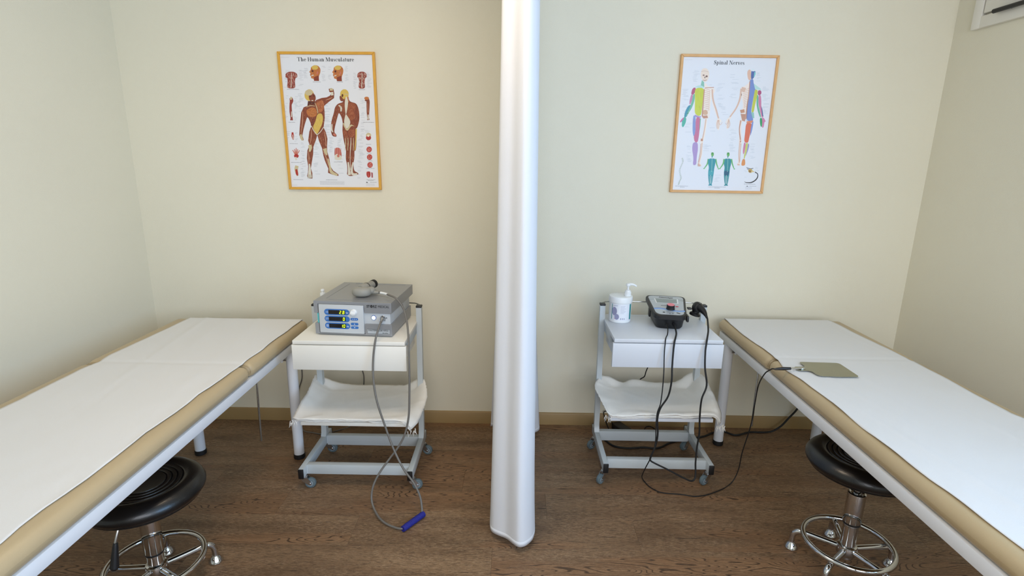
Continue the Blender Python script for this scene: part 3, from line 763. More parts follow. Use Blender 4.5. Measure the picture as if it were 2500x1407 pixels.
MB().tube(smooth_path(h, 3), [.0135, .014, .0135, .0135, .014, .0135, .0135, .014, .0135, .013], 14).build('mesh_sleeve', 'blue_mesh', r, label='dark blue mesh sleeve round the hose')
MB().tube(wp(org, [(-.685, -.518, .9405), (-.640, -.5225, .941)]), [.0085, .0072], 14).build('strain_relief', 'handle_grey', r)
MB().tube(smooth_path(wp(org, [(-.630, -.5275, .941), (-.618, -.5345, .941), (-.604, -.5445, .9408), (-.592, -.556, .9406)]), 4), .0058, 12).build('hose_label', 'white_plastic', r)
a, b_ = wp(org, [(-.597, -.640, .852), (-.600, -.668, .840)])
MB().tube([a, a.lerp(b_, .4), a.lerp(b_, .5), b_], [.0095, .0095, .008, .007], 16).build('hose_plug', 'zinc', r)

# bottle behind the machine
r = thing('pump_bottle', (-.977, -.328, Z0), 'small white bottle with cap behind the left end of the box machine', 'bottle')
MB().lathe([(0, 0), (.021, 0), (.023, .003), (.023, .088), (.021, .096), (.012, .104), (.010, .106), (0, .106)], 28).build('bottle_body', 'white_plastic', r)
MB().lathe([(0, .102), (.0135, .102), (.0135, .124), (.012, .127), (0, .127)], 24).build('cap', 'white_plastic', r)
MB().lathe([(0, .127), (.0065, .127), (.0065, .132), (.0095, .134), (.0095, .140), (.007, .144), (0, .145)], 20).build('spout', 'white_plastic', r)

# ---------------------------------------------------------------- tub with pump on the right trolley
r = thing('gel_tub', (.5455, -.318, Z0), 'round white tub with teal striped label and pump, on the right trolley', 'dispenser')
MB().lathe([(0, 0), (.052, 0), (.0555, .003), (.056, .008), (.0565, .108), (0, .108)], 48).build('tub', 'white_plastic', r)
MB().lathe([(.0585, .104), (.060, .105), (.060, .128), (.0585, .133), (.054, .1355), (.030, .1345), (0, .1345)], 48).build('lid', 'white_plastic', r)
pc = Vector((.033, -.006, 0))
pm = MB().lathe([(.018, .133), (.018, .139), (.016, .140), (.016, .155), (.0145, .157), (.0135, .163), (.006, .166), (0, .166)], 24, pc)
for k in range(18):
    a = 2*PI*k/18; pm.box(pc+Vector((.016*math.cos(a), .016*math.sin(a), .1475)), (.0016, .0016, .014), Matrix.Rotation(a, 3, 'Z'))
pp = pm.build('pump_collar', 'white_plastic', r)
m = MB(); m.tube([pc+Vector((0, 0, .16)), pc+Vector((0, 0, .186))], .0052, 12)
m.lathe([(0, .184), (.010, .184), (.012, .188), (.012, .195), (.010, .198), (0, .199)], 20, pc)
m.tube(smooth_path([pc+Vector((.004, 0, .193)), pc+Vector((.018, -.002, .194)), pc+Vector((.030, -.003, .191)), pc+Vector((.041, -.004, .184))], 4), [.0075, .007, .0065, .006, .006, .0058, .0055, .0052, .005, .0048, .0045, .0042, .004], 10)
m.build('pump_head', 'white_plastic', r)
def curved_patch(mb, a0, a1, z0, z1, rr=.0569, n=8):
    mb.grid([[(rr*math.cos(a0+(a1-a0)*i/n), rr*math.sin(a0+(a1-a0)*i/n), z) for i in range(n+1)] for z in (z0, z1)])
lab = MB(); curved_patch(lab, math.radians(210), math.radians(330), .014, .100, .0567, 24); lab = lab.build('label', 'paper', r)
m = MB(); curved_patch(m, math.radians(213), math.radians(217), .018, .098); curved_patch(m, math.radians(314), math.radians(328), .018, .098); m.build('label_stripe', 'teal_print', lab)
m = MB()
for k in range(7): curved_patch(m, math.radians(262), math.radians(random.uniform(280, 298)), .088-.006*k, .0892-.006*k)
for k in range(3): curved_patch(m, math.radians(262+k*9), math.radians(267+k*9), .020, .028)
curved_patch(m, math.radians(225), math.radians(246), .090, .0925); m.build('label_text', 'grey_print', lab)
def blob(mb, ac, zc, ra, rz_, rr, n=18):
    mb.face([mb.bm.verts.new(Vector((rr*math.cos(math.radians(ac+ra*math.cos(2*PI*k/n))), rr*math.sin(math.radians(ac+ra*math.cos(2*PI*k/n))), zc+rz_*math.sin(2*PI*k/n)))) for k in range(n)])
m = MB(); blob(m, 230, .062, 14, .022, .0576); blob(m, 244, .034, 12, .015, .0578); m.build('label_picture', 'violet_print', lab)
m = MB(); blob(m, 221, .088, 1.5, .0015, .0580); blob(m, 234, .024, 1.5, .002, .0580); m.build('label_dot', 'red_print', lab)

# ---------------------------------------------------------------- small black device on the right trolley
DO = Vector((.763, -.468, Z0))
r = thing('therapy_device', DO, 'small black device with silver control face and pink topped knob, on the right trolley', 'medical device', math.radians(-8))
def rtrap(hf, hb_, y0, y1, rad, n=6):
    c = [(-hf, y0), (hf, y0), (hb_, y1), (-hb_, y1)]; out = []
    for i in range(4):
        p0, p1, p2 = Vector(c[i-1]), Vector(c[i]), Vector(c[(i+1) % 4])
        d0 = (p0-p1).normalized(); d1 = (p2-p1).normalized()
        a, b_ = p1+d0*rad, p1+d1*rad
        for k in range(n+1):
            t = k/n; out.append((a*(1-t)**2+p1*2*t*(1-t)+b_*t*t).to_tuple())
    return out
ztop = lambda y_: .074+.036*(y_/.25)
def lp(poly, f): return [(x, y_, f(y_)) for x, y_ in poly]
MB().loft([lp(rtrap(.058, .070, .022, .200, .03), lambda q: .001), lp(rtrap(.064, .078, .014, .212, .034), lambda q: .010), lp(rtrap(.069, .094, .004, .240, .034), lambda q: ztop(q)-.022)]).build('body', 'black_plastic', r)
MB().loft([lp(rtrap(.072, .098, .0, .247, .034), lambda q: ztop(q)-.026), lp(rtrap(.076, .104, -.004, .252, .036), lambda q: ztop(q)-.020), lp(rtrap(.076, .104, -.004, .252, .036), lambda q: ztop(q)-.005), lp(rtrap(.073, .101, .0, .249, .035), lambda q: ztop(q)), lp(rtrap(.066, .092, .010, .242, .030), lambda q: ztop(q))]).build('top_rim', 'black_plastic', r)
face = MB().loft([lp(rtrap(.0655, .0915, .0105, .2415, .030), lambda q: ztop(q)-.001), lp(rtrap(.0655, .0915, .0105, .2415, .030), lambda q: ztop(q)+.0008)]).build('control_face', 'silver_panel', r)
def onface(mb, poly, h0=.0006, h1=.0016): mb.loft([[(x, y_, ztop(y_)+h0) for x, y_ in poly], [(x, y_, ztop(y_)+h1) for x, y_ in poly]]); return mb
rim2 = onface(MB(), [(-.056, .150), (.056, .150), (.060, .205), (-.060, .205)], .0004, .0012).build('screen_bezel', 'white_plastic', face)
onface(MB(), [(-.050, .152), (.050, .152), (.054, .203), (-.054, .203)], .001, .0018).build('screen', 'lcd_grey', face)
def band(y0, amp, w_, xs):
    up, dn = [], []
    for k in range(13):
        x = xs[0]+(xs[1]-xs[0])*k/12; q = y0-amp*math.sin(PI*.9*(x/.08))
        up.append((x, q+w_)); dn.append((x, q-w_))
    return up+dn[::-1]
onface(MB(), band(.070, .012, .0022, (-.074, .076)), .0008, .0014).build('blue_line', 'blue_print', face)
onface(MB(), band(.063, .012, .005, (-.072, .075)), .0004, .0010).build('blue_band', mat('pale_blue', (150, 185, 225), .35), face)
m = MB(); 
for s_ in (-1, 1):
    onface(m, [(s_*.062, .190), (s_*.088, .184), (s_*.088, .187), (s_*.062, .193)], .0008, .0013); onface(m, [(s_*.062, .205), (s_*.086, .199), (s_*.086, .201), (s_*.062, .207)], .0008, .0013)
m.build('grey_line', 'lcd_grey', face)
sl = Vector((0, .25, .036)).normalized()
m = text_mb(MB(), 'New', .018, ((-.036, .2175, ztop(.2175)+.0014), xv, sl), shear=.35, bold=.0004, sx=1.15)
text_mb(m, 'Age', .018, ((.004, .2155, ztop(.2155)+.0014), xv, sl), shear=.35, bold=.0002, sx=1.1)
m.build('lettering', 'ink_black', face, smooth=False)
m = MB(); onface(m, [(-.034, .116), (-.004, .116), (-.004, .119), (-.034, .119)], .001, .0014); onface(m, [(-.033, .030), (-.024, .030), (-.022, .036), (-.028, .040), (-.034, .036)], .001, .0014)
for xx in (-.004, .010): onface(m, [(xx, .020), (xx+.006, .020), (xx+.006, .024), (xx, .024)], .001, .0014)
onface(m, [(.030, .034), (.046, .022), (.050, .026), (.036, .038)], .001, .0014); m.build('symbols', 'ink_black', face)
blb = [(.044+.008*math.cos(2*PI*k/16), .110+.005*math.sin(2*PI*k/16)) for k in range(16)]
onface(MB(), blb, .001, .0022).build('red_button', 'red_print', face)
kc = Vector((.008, .078, ztop(.078)))
kn = MB().lathe([(0, 0), (.0215, 0), (.0215, .004), (.020, .006), (.0195, .023), (.018, .0245), (0, .0245)], 32, kc, Matrix.Rotation(math.radians(8), 3, 'X')).build('knob', 'black_plastic', r)
MB().lathe([(.018, .0245), (.0175, .0256), (0, .0258)], 32, kc, Matrix.Rotation(math.radians(8), 3, 'X')).build('knob_cap', 'knob_pink', kn)
m = MB()
for xx in (-.014, .026): m.lathe([(.012, 0), (.013, .008), (.010, .010), (.009, .003), (0, .003)], 20, (xx, .020, .030), RXY)
m.build('socket', 'black_rubber', r)
MB().box((.088, .055, .050), (.012, .05, .03), bev=.004).box((-.088, .12, .052), (.010, .04, .04), bev=.004).build('side_clip', 'black_plastic', r)
MB().box((.107, .125, .082), (.020, .03, .008), bev=.003).build('probe_holder', 'black_plastic', r)

# probe in the side holder, with its thick lead
PO = Vector((.925, -.365, .853))
r = thing('treatment_probe', PO, 'round black probe with thick black lead held at the right side of the black device', 'probe')
tilt = Matrix.Rotation(math.radians(14), 3, 'Y')
MB().lathe([(0, -.048), (.025, -.048), (.027, -.045), (.027, -.037), (.022, -.033), (.018, -.030), (.018, -.026), (.0235, -.020), (.026, -.008), (.0255, .004), (.021, .016), (.012, .023), (0, .025)], 36, (0, 0, 0), tilt).build('probe_head', 'black_plastic', r)
MB().tube(smooth_path([(.002, -.010, .002), (.010, -.028, -.004), (.018, -.055, -.016), (.023, -.085, -.035)], 4), [.017, .018, .0175, .017, .0165, .016, .015, .0135, .012, .010, .0075, .006, .005], 18).build('probe_handle', 'black_plastic', r)
MB().lathe([(0, .0), (.003, 0), (.003, .0015), (0, .002)], 12, (.006, -.014, .021)).build('probe_light', 'zinc', r)
THICK = [(.781, -.478, .790), (.779, -.50, .786), (.772, -.55, .772), (.753, -.605, .766), (.745, -.622, .752), (.741, -.630, .715), (.736, -.65, .633), (.736, -.66, .576), (.726, -.66, .498), (.695, -.66, .436), (.684, -.665, .385), (.690, -.67, .309), (.684, -.67, .245), (.661, -.68, .181), (.668, -.69, .174), (.743, -.70, .14), (.821, -.71, .102), (.861, -.71, .088), (.877, -.70, .102), (.879, -.68, .167), (.882, -.67, .248), (.886, -.67, .313), (.880, -.67, .397), (.880, -.67, .491), (.900, -.66, .555), (.888, -.65, .636), (.888, -.632, .715), (.892, -.625, .752), (.900, -.606, .768), (.922, -.55, .788), (.9475, -.455, .818), (.948, -.45, .818)]
MB().tube(smooth_path(wp(PO, THICK), 6), .0042, 10).build('probe_lead', 'black_rubber', r)
a, b_ = wp(PO, [(.781, -.468, .792), (.780, -.494, .787)])
MB().tube([a, a.lerp(b_, .5), b_], [.008, .0075, .005], 12).build('lead_plug', 'black_plastic', r)

# metal plate electrode with its thin lead
EO = Vector((1.30, -.87, .7255))
r = thing('electrode_plate', EO, 'flat grey metal electrode plate with thin black lead, lying on the right table', 'electrode')
pl_ = [(1.24, -.797), (1.243, -.787), (1.251, -.785), (1.398, -.790), (1.406, -.796), (1.409, -.804), (1.407, -.932), (1.401, -.940), (1.33, -.943), (1.262, -.939), (1.247, -.932), (1.2415, -.920), (1.241, -.898), (1.238, -.888), (1.230, -.883), (1.196, -.883), (1.188, -.877), (1.188, -.850), (1.196, -.842), (1.232, -.840), (1.239, -.835), (1.241, -.825)]
MB().prism([(x-EO.x, y_-EO.y) for x, y_ in pl_], (0, 0, 0), xv, yv, (0, 0, .0022)).build('plate', 'plate_steel', r, smooth=False)
MB().tube(wp(EO, [(1.152, -.880, .734), (1.205, -.872, .732)]), .0042, 12).tube(wp(EO, [(1.200, -.866, .7325), (1.222, -.862, .7315)]), .0022, 8).box(Vector((1.208, -.866, .7295))-EO, (.03, .012, .004), bev=.001).build('clip', 'chrome', r)
MB().tube(wp(EO, [(1.090, -.879, .7295), (1.105, -.881, .732), (1.125, -.882, .7335), (1.150, -.881, .734), (1.156, -.880, .734)]), [.0035, .0058, .0072, .0062, .0058], 14).build('lead_plug', 'black_plastic', r)
THIN = [(.746, -.478, .790), (.744, -.50, .786), (.728, -.56, .770), (.708, -.606, .765), (.703, -.621, .750), (.700, -.630, .705), (.700, -.65, .592), (.694, -.66, .462), (.680, -.667, .416), (.676, -.679, .354), (.679, -.682, .272), (.664, -.69, .205), (.646, -.67, .13), (.650, -.61, .055), (.660, -.575, .010), (.668, -.60, .005), (.685, -.642, .004), (.725, -.681, .004), (.815, -.694, .004), (.899, -.708, .004), (1.015, -.659, .004), (1.10, -.595, .006), (1.130, -.585, .065), (1.123, -.62, .191), (1.128, -.66, .355), (1.119, -.69, .474), (1.106, -.73, .594), (1.098, -.79, .674), (1.095, -.835, .708), (1.088, -.866, .726), (1.092, -.879, .7300)]
MB().tube(smooth_path(wp(EO, THIN), 6), .0026, 8).build('lead', 'black_rubber', r)
a, b_ = wp(EO, [(.746, -.468, .792), (.745, -.492, .787)])
MB().tube([a, a.lerp(b_, .5), b_], [.007, .0065, .0035], 12).build('lead_jack', 'black_plastic', r)

# ---------------------------------------------------------------- cords and adapter on the floor
def cord(name, pts, rad, mt, label, cat='cord'):
    o = Vector(pts[0]); ob = MB().tube(smooth_path(wp(o, pts), 6), rad, 8).build(name, mt, None, o)
    return tag(ob, label, cat)
cord('floor_cable', [(.506, -.139, .006), (.538, -.203, .006), (.575, -.26, .006), (.651, -.279, .006), (.734, -.268, .006), (.812, -.274, .006), (.905, -.210, .006), (1.023, -.160, .006), (1.114, -.135, .006), (1.19, -.085, .006), (1.252, -.069, .006), (1.309, -.111, .006), (1.408, -.074, .006), (1.53, -.072, .010), (1.593, -.06, .039), (1.645, -.04, .083), (1.698, -.026, .142), (1.72, -.022, .22), (1.725, -.02, .30)], .0055, 'black_rubber', 'thick black power cord snaking along the floor behind the right trolley')
cord('device_cord', [(.733, -.24, .60), (.735, -.23, .505), (.746, -.19, .457), (.745, -.16, .414), (.743, -.14, .376), (.726, -.12, .349), (.70, -.09, .25), (.66, -.06, .14), (.60, -.035, .10), (.552, -.022, .098), (.552, -.024, .071), (.575, -.034, .006), (.578, -.10, .005), (.585, -.161, .005), (.644, -.205, .012)], .003, 'black_rubber', 'thin black cord dropping from behind the right trolley drawer to the adapter')
cord('lead_loop', [(.777, -.15, .005), (.79, -.06, .005), (.821, -.02, .005), (.85, -.05, .005), (.835, -.13, .005), (.796, -.172, .005), (.765, -.155, .005)], .0028, 'black_rubber', 'small loop of thin black wire on the floor behind the right trolley')
cord('machine_cord', [(-.862, -.16, .60), (-.872, -.09, .45), (-.875, -.06, .351), (-.872, -.05, .314), (-.875, -.05, .257), (-.90, -.045, .10), (-.96, -.08, .006), (-1.007, -.125, .004), (-1.09, -.176, .004), (-1.149, -.164, .004), (-1.216, -.138, .004), (-1.27, -.06, .05), (-1.278, -.03, .149), (-1.262, -.035, .227), (-1.238, -.045, .289), (-1.232, -.05, .358), (-1.228, -.05, .45), (-1.225, -.02, .50)], .0036, 'hose_grey', 'thin grey cord hanging behind the left trolley and along the wall')
r = thing('power_adapter', (.655, -.105, 0), 'black plug adapter lying on the floor behind the right trolley', 'adapter', math.radians(-62))
MB().box((0, 0, .021), (.15, .062, .040), bev=.006).build('adapter_body', 'black_plastic', r)
MB().tube([(-.074, 0, .021), (-.105, 0, .018), (-.13, .01, .012)], [.007, .0055, .0045], 10).build('cord_relief', 'black_rubber', r)
MB().box((.03, -.032, .022), (.006, .002, .014)).build('indicator', 'white_plastic', r)

#POSTERS
# ---------------------------------------------------------------- posters: printed charts in wooden frames
def homog(src, dst):
    A, B = [], []
    for (x, y_), (u, v) in zip(src, dst):
        A.append([x, y_, 1, 0, 0, 0, -u*x, -u*y_]); B.append(u); A.append([0, 0, 0, x, y_, 1, -v*x, -v*y_]); B.append(v)
    h_ = np.linalg.solve(np.array(A, float), np.array(B, float)); Hm = np.append(h_, 1).reshape(3, 3)
    def f(x, y_):
        q = Hm @ np.array([x, y_, 1.0]); return q[0]/q[2], q[1]/q[2]
    return f
class Print:
    """flat ink shapes on the paper; every shape has its own ink colour, small steps in depth keep layers apart"""
    def __init__(s, f): s.f = f; s.V = []; s.F = []; s.C = []
    def poly(s, pts, col, layer=1, uv=False):
        if not uv and 5 <= len(pts) < 60 and len(pts) not in (16, 18, 24):      # round the corners
            for _ in range(2):
                r_ = []
                for (ax, ay), (bx, by) in zip(pts, pts[1:]+pts[:1]): r_ += [(ax*.78+bx*.22, ay*.78+by*.22), (ax*.22+bx*.78, ay*.22+by*.78)]
                pts = r_
        q = [(p if uv else s.f(*p)) for p in pts]; b_ = len(s.V)
        dy = -.0004-.00022*layer-(len(s.F) % 17)*.000011
        s.V += [(u, dy, v) for u, v in q]; s.F.append(list(range(b_, b_+len(q)))); s.C.append(lin(col))
    def ell(s, cx, cy, rx, ry, col, layer=1, n=18, rot=0):
        c, sn = math.cos(rot), math.sin(rot)
        s.poly([(cx+rx*math.cos(2*PI*k/n)*c-ry*math.sin(2*PI*k/n)*sn, cy+rx*math.cos(2*PI*k/n)*sn+ry*math.sin(2*PI*k/n)*c) for k in range(n)], col, layer)
    def limb(s, pts, col, layer=1):           # [(x,y,r)...] smooth tapered ribbon
        P = [Vector((x, y_, 0)) for x, y_, _ in pts]; R = [r_ for *_, r_ in pts]; L, Q = [], []
        sp = smooth_path(P, 4); n = len(sp)
        for i, p in enumerate(sp):
            a = sp[max(0, i-1)]; b_ = sp[min(n-1, i+1)]; d = (b_-a).normalized(); nn = Vector((-d.y, d.x, 0))
            t = i/4; k = min(int(t), len(R)-1); k2 = min(k+1, len(R)-1); r_ = R[k]*(1-(t-int(t)))+R[k2]*(t-int(t))
            L.append((p+nn*r_)); Q.append((p-nn*r_))
        for i in range(n-1): s.poly([(L[i].x, L[i].y), (L[i+1].x, L[i+1].y), (Q[i+1].x, Q[i+1].y), (Q[i].x, Q[i].y)], col, layer)
    def fibres(s, poly, ang, n, cols, layer=3, ln=16, w_=1.0, seed=1, spread=.25):
        rnd = random.Random(seed); xs = [p[0] for p in poly]; ys = [p[1] for p in poly]
        def ins(x, y_):
            c = False; j = len(poly)-1
            for i in range(len(poly)):
                xi, yi = poly[i]; xj, yj = poly[j]
                if (yi > y_) != (yj > y_) and x < (xj-xi)*(y_-yi)/(yj-yi+1e-9)+xi: c = not c
                j = i
            return c
        k = 0; tries = 0
        while k < n and tries < n*12:
            tries += 1; x, y_ = rnd.uniform(min(xs), max(xs)), rnd.uniform(min(ys), max(ys)); a = ang+rnd.uniform(-spread, spread); l_ = ln*rnd.uniform(.5, 1.3)
            x2, y2 = x+math.cos(a)*l_, y_+math.sin(a)*l_
            if ins(x, y_) and ins(x2, y2):
                nx, ny = -math.sin(a)*w_, math.cos(a)*w_; mx, my = (x+x2)/2, (y_+y2)/2
                s.poly([(x, y_), (mx+nx, my+ny), (x2, y2), (mx-nx, my-ny)], rnd.choice(cols), layer); k += 1
    def labels(s, rects, seed=5, col=(196, 200, 208), layer=1):
        rnd = random.Random(seed)
        for x0, y0, x1, y1, dens in rects:
            yy = y0
            while yy < y1:
                xx = x0+rnd.uniform(0, (x1-x0)*.3); ln = rnd.uniform(.3, .7)*(x1-x0)
                if rnd.random() < dens: s.poly([(xx, yy), (xx+ln, yy+rnd.uniform(-1, 1)), (xx+ln, yy+2.4), (xx, yy+2.4)], col, layer)
                yy += rnd.uniform(6, 12)
    def caption(s, x0, x1, y_, col=(90, 90, 95), layer=1, h_=3.2, seed=0):
        rnd = random.Random(int(x0*7+y_)+seed); x = x0
        while x < x1:
            w_ = rnd.uniform(2, 5); s.poly([(x, y_), (x+w_, y_), (x+w_, y_+h_*rnd.uniform(.7, 1.1)), (x, y_+h_)], col, layer); x += w_+rnd.uniform(1, 2.5)
    def build(s, name, parent):
        me = bpy.data.meshes.new(name); me.from_pydata(s.V, [], s.F); me.update()
        ca = me.color_attributes.new('ink', 'FLOAT_COLOR', 'CORNER'); k = 0
        for p, c in zip(me.polygons, s.C):
            for _ in p.loop_indices: pass
            for li in p.loop_indices: ca.data[li].color = (*c, 1)
        me.materials.append(MATS['print_ink']); o = bpy.data.objects.new(name, me); COL.objects.link(o); o.parent = parent; return o

# a small serif alphabet, cap height 1
def glyph(ch):
    P = []; TH, HR = .165, .05
    def stem(x, y0, y1, w_=TH): P.append([(x, y0), (x+w_, y0), (x+w_, y1), (x, y1)])
    def serif(x, y_, w_=TH, up=False, e=.075): P.append([(x-e, y_), (x+w_+e, y_), (x+w_+e, y_+HR), (x-e, y_+HR)])
    def arc(cx, cy, rx, ry, a0, a1, th=TH, n=14):
        for i in range(n):
            q = []
            for a in (a0+(a1-a0)*i/n, a0+(a1-a0)*(i+1)/n):
                a = math.radians(a); t = HR+(th-HR)*abs(math.cos(a))**1.5
                q.append(((cx+rx*math.cos(a), cy+ry*math.sin(a)), (cx+(rx-t)*math.cos(a), cy+(ry-min(t, HR*1.4))*math.sin(a))))
            P.append([q[0][0], q[1][0], q[1][1], q[0][1]])
    def dia(x0, y0, x1, y1, w_): P.append([(x0, y0), (x0+w_, y0), (x1+w_, y1), (x1, y1)])
    X = .66
    if ch == 'T': stem(.33, 0, 1); serif(.33, 0); P.append([(0, 1-HR), (.83, 1-HR), (.83, 1), (0, 1)]); P.append([(0, .76), (.04, .76), (.09, .96), (0, .96)]); P.append([(.83, .76), (.79, .76), (.74, .96), (.83, .96)]); return P, .86
    if ch == 'H':
        for x in (.08, .62): stem(x, 0, 1); serif(x, 0); serif(x, 1-HR)
        P.append([(.2, .49), (.66, .49), (.66, .49+HR), (.2, .49+HR)]); return P, .90
    if ch == 'M': stem(.08, 0, 1, HR*1.1); serif(.06, 0, .08); serif(.0, 1-HR, .18, e=.03); dia(.44, .02, .06, 1, .19); dia(.46, .02, .80, 1, HR*1.2); stem(.82, 0, 1); serif(.82, 0); serif(.84, 1-HR, .13); return P, 1.10
    if ch == 'N': stem(.08, 0, 1, HR*1.1); serif(.06, 0, .08); serif(.02, 1-HR, .15, e=.04); dia(.66, 0, .04, 1, .19); stem(.74, .0, 1, HR*1.1); serif(.70, 1-HR, .12, e=.06); return P, .95
    if ch == 'S': arc(.34, .74, .26, .26, 20, 270, .15); arc(.34, .26, .28, .26, -160, 90, .15); P.append([(.12, .58), (.30, .70), (.58, .42), (.40, .30)]); P.append([(.54, .70), (.60, .70), (.60, 1), (.56, 1)]); P.append([(.06, 0), (.10, 0), (.12, .30), (.06, .30)]); return P, .68
    if ch == 'h': stem(.07, 0, 1); serif(.07, 0, e=.06); P.append([(.0, 1-HR), (.12, 1-HR), (.12, 1), (.0, 1)]); arc(.37, .46, .20, .20, 0, 150, .16); stem(.41, 0, .47); serif(.41, 0, e=.06); return P, .70
    if ch == 'n': stem(.07, 0, X); serif(.07, 0, e=.06); P.append([(.0, X-HR), (.12, X-HR), (.12, X), (.0, X)]); arc(.37, .46, .20, .20, 0, 150, .16); stem(.41, 0, .47); serif(.41, 0, e=.06); return P, .70
    if ch == 'm':
        stem(.07, 0, X); serif(.07, 0, e=.06); P.append([(.0, X-HR), (.12, X-HR), (.12, X), (.0, X)])
        for k in (0, .33): arc(.37+k, .46, .20, .20, 0, 150, .16); stem(.41+k, 0, .47); serif(.41+k, 0, e=.06)
        return P, 1.04
    if ch == 'e': arc(.28, X/2, .26, X/2+.01, 0, 315, .16); P.append([(.12, X/2), (.52, X/2), (.52, X/2+HR), (.12, X/2+HR)]); return P, .58
    if ch == 'c': arc(.28, X/2, .26, X/2+.01, 45, 315, .16); P.append([(.36, .48), (.48, .46), (.48, .58), (.38, .60)]); return P, .55
    if ch == 'a': arc(.22, .19, .19, .20, 60, 300, .14); stem(.34, .05, .5, .15); arc(.28, .46, .21, .20, 0, 150, .15); P.append([(.36, 0), (.56, 0), (.56, HR), (.36, .12)]); return P, .58
    if ch == 'u': stem(.07, .2, X); P.append([(.0, X-HR), (.12, X-HR), (.12, X), (.0, X)]); arc(.27, .20, .20, .20, 180, 330, .16); stem(.41, 0, X); P.append([(.34, X-HR), (.45, X-HR), (.45, X), (.34, X)]); P.append([(.5, 0), (.64, 0), (.64, HR), (.5, HR)]); return P, .70
    if ch == 's': arc(.21, .48, .165, .18, 20, 260, .11); arc(.21, .18, .18, .18, -160, 80, .11); P.append([(.08, .38), (.20, .47), (.38, .27), (.24, .19)]); return P, .45
    if ch == 'l': stem(.07, 0, 1); serif(.07, 0, e=.06); P.append([(.0, 1-HR), (.12, 1-HR), (.12, 1), (.0, 1)]); return P, .35
    if ch == 't': stem(.10, .12, .86, .15); P.append([(.0, X-HR), (.36, X-HR), (.36, X), (.0, X)]); arc(.28, .15, .18, .15, 180, 300, .15); return P, .42
    if ch == 'r': stem(.07, 0, X); serif(.07, 0, e=.06); P.append([(.0, X-HR), (.12, X-HR), (.12, X), (.0, X)]); arc(.38, .46, .19, .20, 90, 150, .12); P.append([(.34, .48), (.48, .48), (.48, .63), (.38, .67)]); return P, .50
    if ch == 'p': stem(.07, -.28, X); serif(.07, -.30, e=.06); P.append([(.0, X-HR), (.12, X-HR), (.12, X), (.0, X)]); arc(.35, X/2, .25, X/2+.01, -150, 150, .16); return P, .68
    if ch == 'i': stem(.07, 0, X); serif(.07, 0, e=.06); P.append([(.0, X-HR), (.12, X-HR), (.12, X), (.0, X)]); P.append([(.15+.09*math.cos(a*PI/5), .86+.09*math.sin(a*PI/5)) for a in range(10)]); return P, .35
    if ch == 'v': dia(.24, 0, .04, X, .17); dia(.27, 0, .46, X, HR); P.append([(.0, X-HR), (.26, X-HR), (.26, X), (.0, X)]); P.append([(.38, X-HR), (.58, X-HR), (.58, X), (.38, X)]); return P, .60
    return P, .32
def serif_text(pr, txt, u0, u1, vbase, hcap, col):
    tot = sum(glyph(c)[1]+.03 for c in txt); sx = (u1-u0)/tot; x = 0
    for i, c in enumerate(txt):
        ps, adv = glyph(c)
        for k, p in enumerate(ps): pr.poly([(u0+(x+a)*sx, vbase+b_*hcap) for a, b_ in p], col, 2+.01*k, uv=True)
        x += adv+.03

def poster(loc, rz_, wid, hei, fm, label, frame_w=.0135):
    r = thing('framed_poster', loc, label, 'poster'); r.rotation_euler = (0, -rz_, 0)
    a, b_, d = wid/2, hei/2, .018; fw = frame_w
    for k, (p, q) in enumerate((((-a, -b_), (a, -b_)), ((a, -b_), (a, b_)), ((a, b_), (-a, b_)), ((-a, b_), (-a, -b_)))):
        inn = lambda t: (t[0]-math.copysign(fw, t[0]), t[1]-math.copysign(fw, t[1]))
        pl4 = [p, q, inn(q), inn(p)]
        o = MB().prism(pl4, (0, 0, 0), xv, zv, (0, -d, 0)).build('frame_rail', fm, r, smooth=False)
        bv_ = o.modifiers.new('b', 'BEVEL'); bv_.width = .0022; bv_.segments = 3
    MB().box((0, -.004, 0), (wid-.006, .006, hei-.006)).build('backing', 'black_plastic', r)
    MB().box((0, -.0085, 0), (wid-2*fw+.004, .003, hei-2*fw+.004)).build('paper', 'paper', r)
    return r
BR, BD, OR_, YL, BN, WH, RD, PK = (138, 70, 46), (92, 42, 30), (196, 118, 62), (218, 186, 92), (206, 190, 150), (222, 216, 200), (178, 50, 44), (205, 120, 100)
MUS = [(168, 98, 68), (112, 52, 36), (188, 126, 92), (96, 44, 32)]
fw = .0135
# --- left chart
w1, h1 = .504, .700
pA = poster((-.986, 0, 1.7346), .0091, w1, h1, 'frame_orange', 'orange framed muscle chart hanging on the left part of the back wall')
iw, ih = w1/2-fw, h1/2-fw
f1 = homog([(100, 130), (955, 124), (1034, 1313), (222, 1319)], [(-iw, ih), (iw, ih), (iw, -ih), (-iw, -ih)])
p = Print(f1)
ua, vb = f1(262, 190); ub, _ = f1(790, 186)
serif_text(p, 'The Human Musculature', ua, ub, vb, .0195, (28, 28, 32))
p.caption(104, 190, 154, (190, 190, 195), h_=2.5)
front = [(368, 548), (362, 588), (325, 602), (303, 650), (296, 718), (290, 790), (287, 850), (300, 885), (324, 902), (328, 890), (316, 858), (326, 800), (341, 742), (358, 690), (372, 700), (388, 735), (399, 768), (380, 820), (370, 900), (384, 940), (364, 990), (360, 1060), (373, 1130), (372, 1180), (364, 1222), (384, 1240), (414, 1242), (412, 1192), (398, 1150), (407, 1090), (418, 1020), (418, 960), (440, 900), (455, 848), (470, 900), (500, 968), (512, 1030), (528, 1080), (560, 1150), (558, 1188), (600, 1204), (656, 1215), (654, 1200), (606, 1168), (580, 1130), (568, 1060), (549, 1000), (546, 950), (549, 880), (532, 820), (512, 782), (522, 700), (520, 640), (514, 588), (556, 552), (606, 516), (608, 472), (600, 436), (578, 427), (556, 434), (562, 460), (582, 470), (568, 494), (538, 510), (492, 516), (444, 534), (430, 548)]
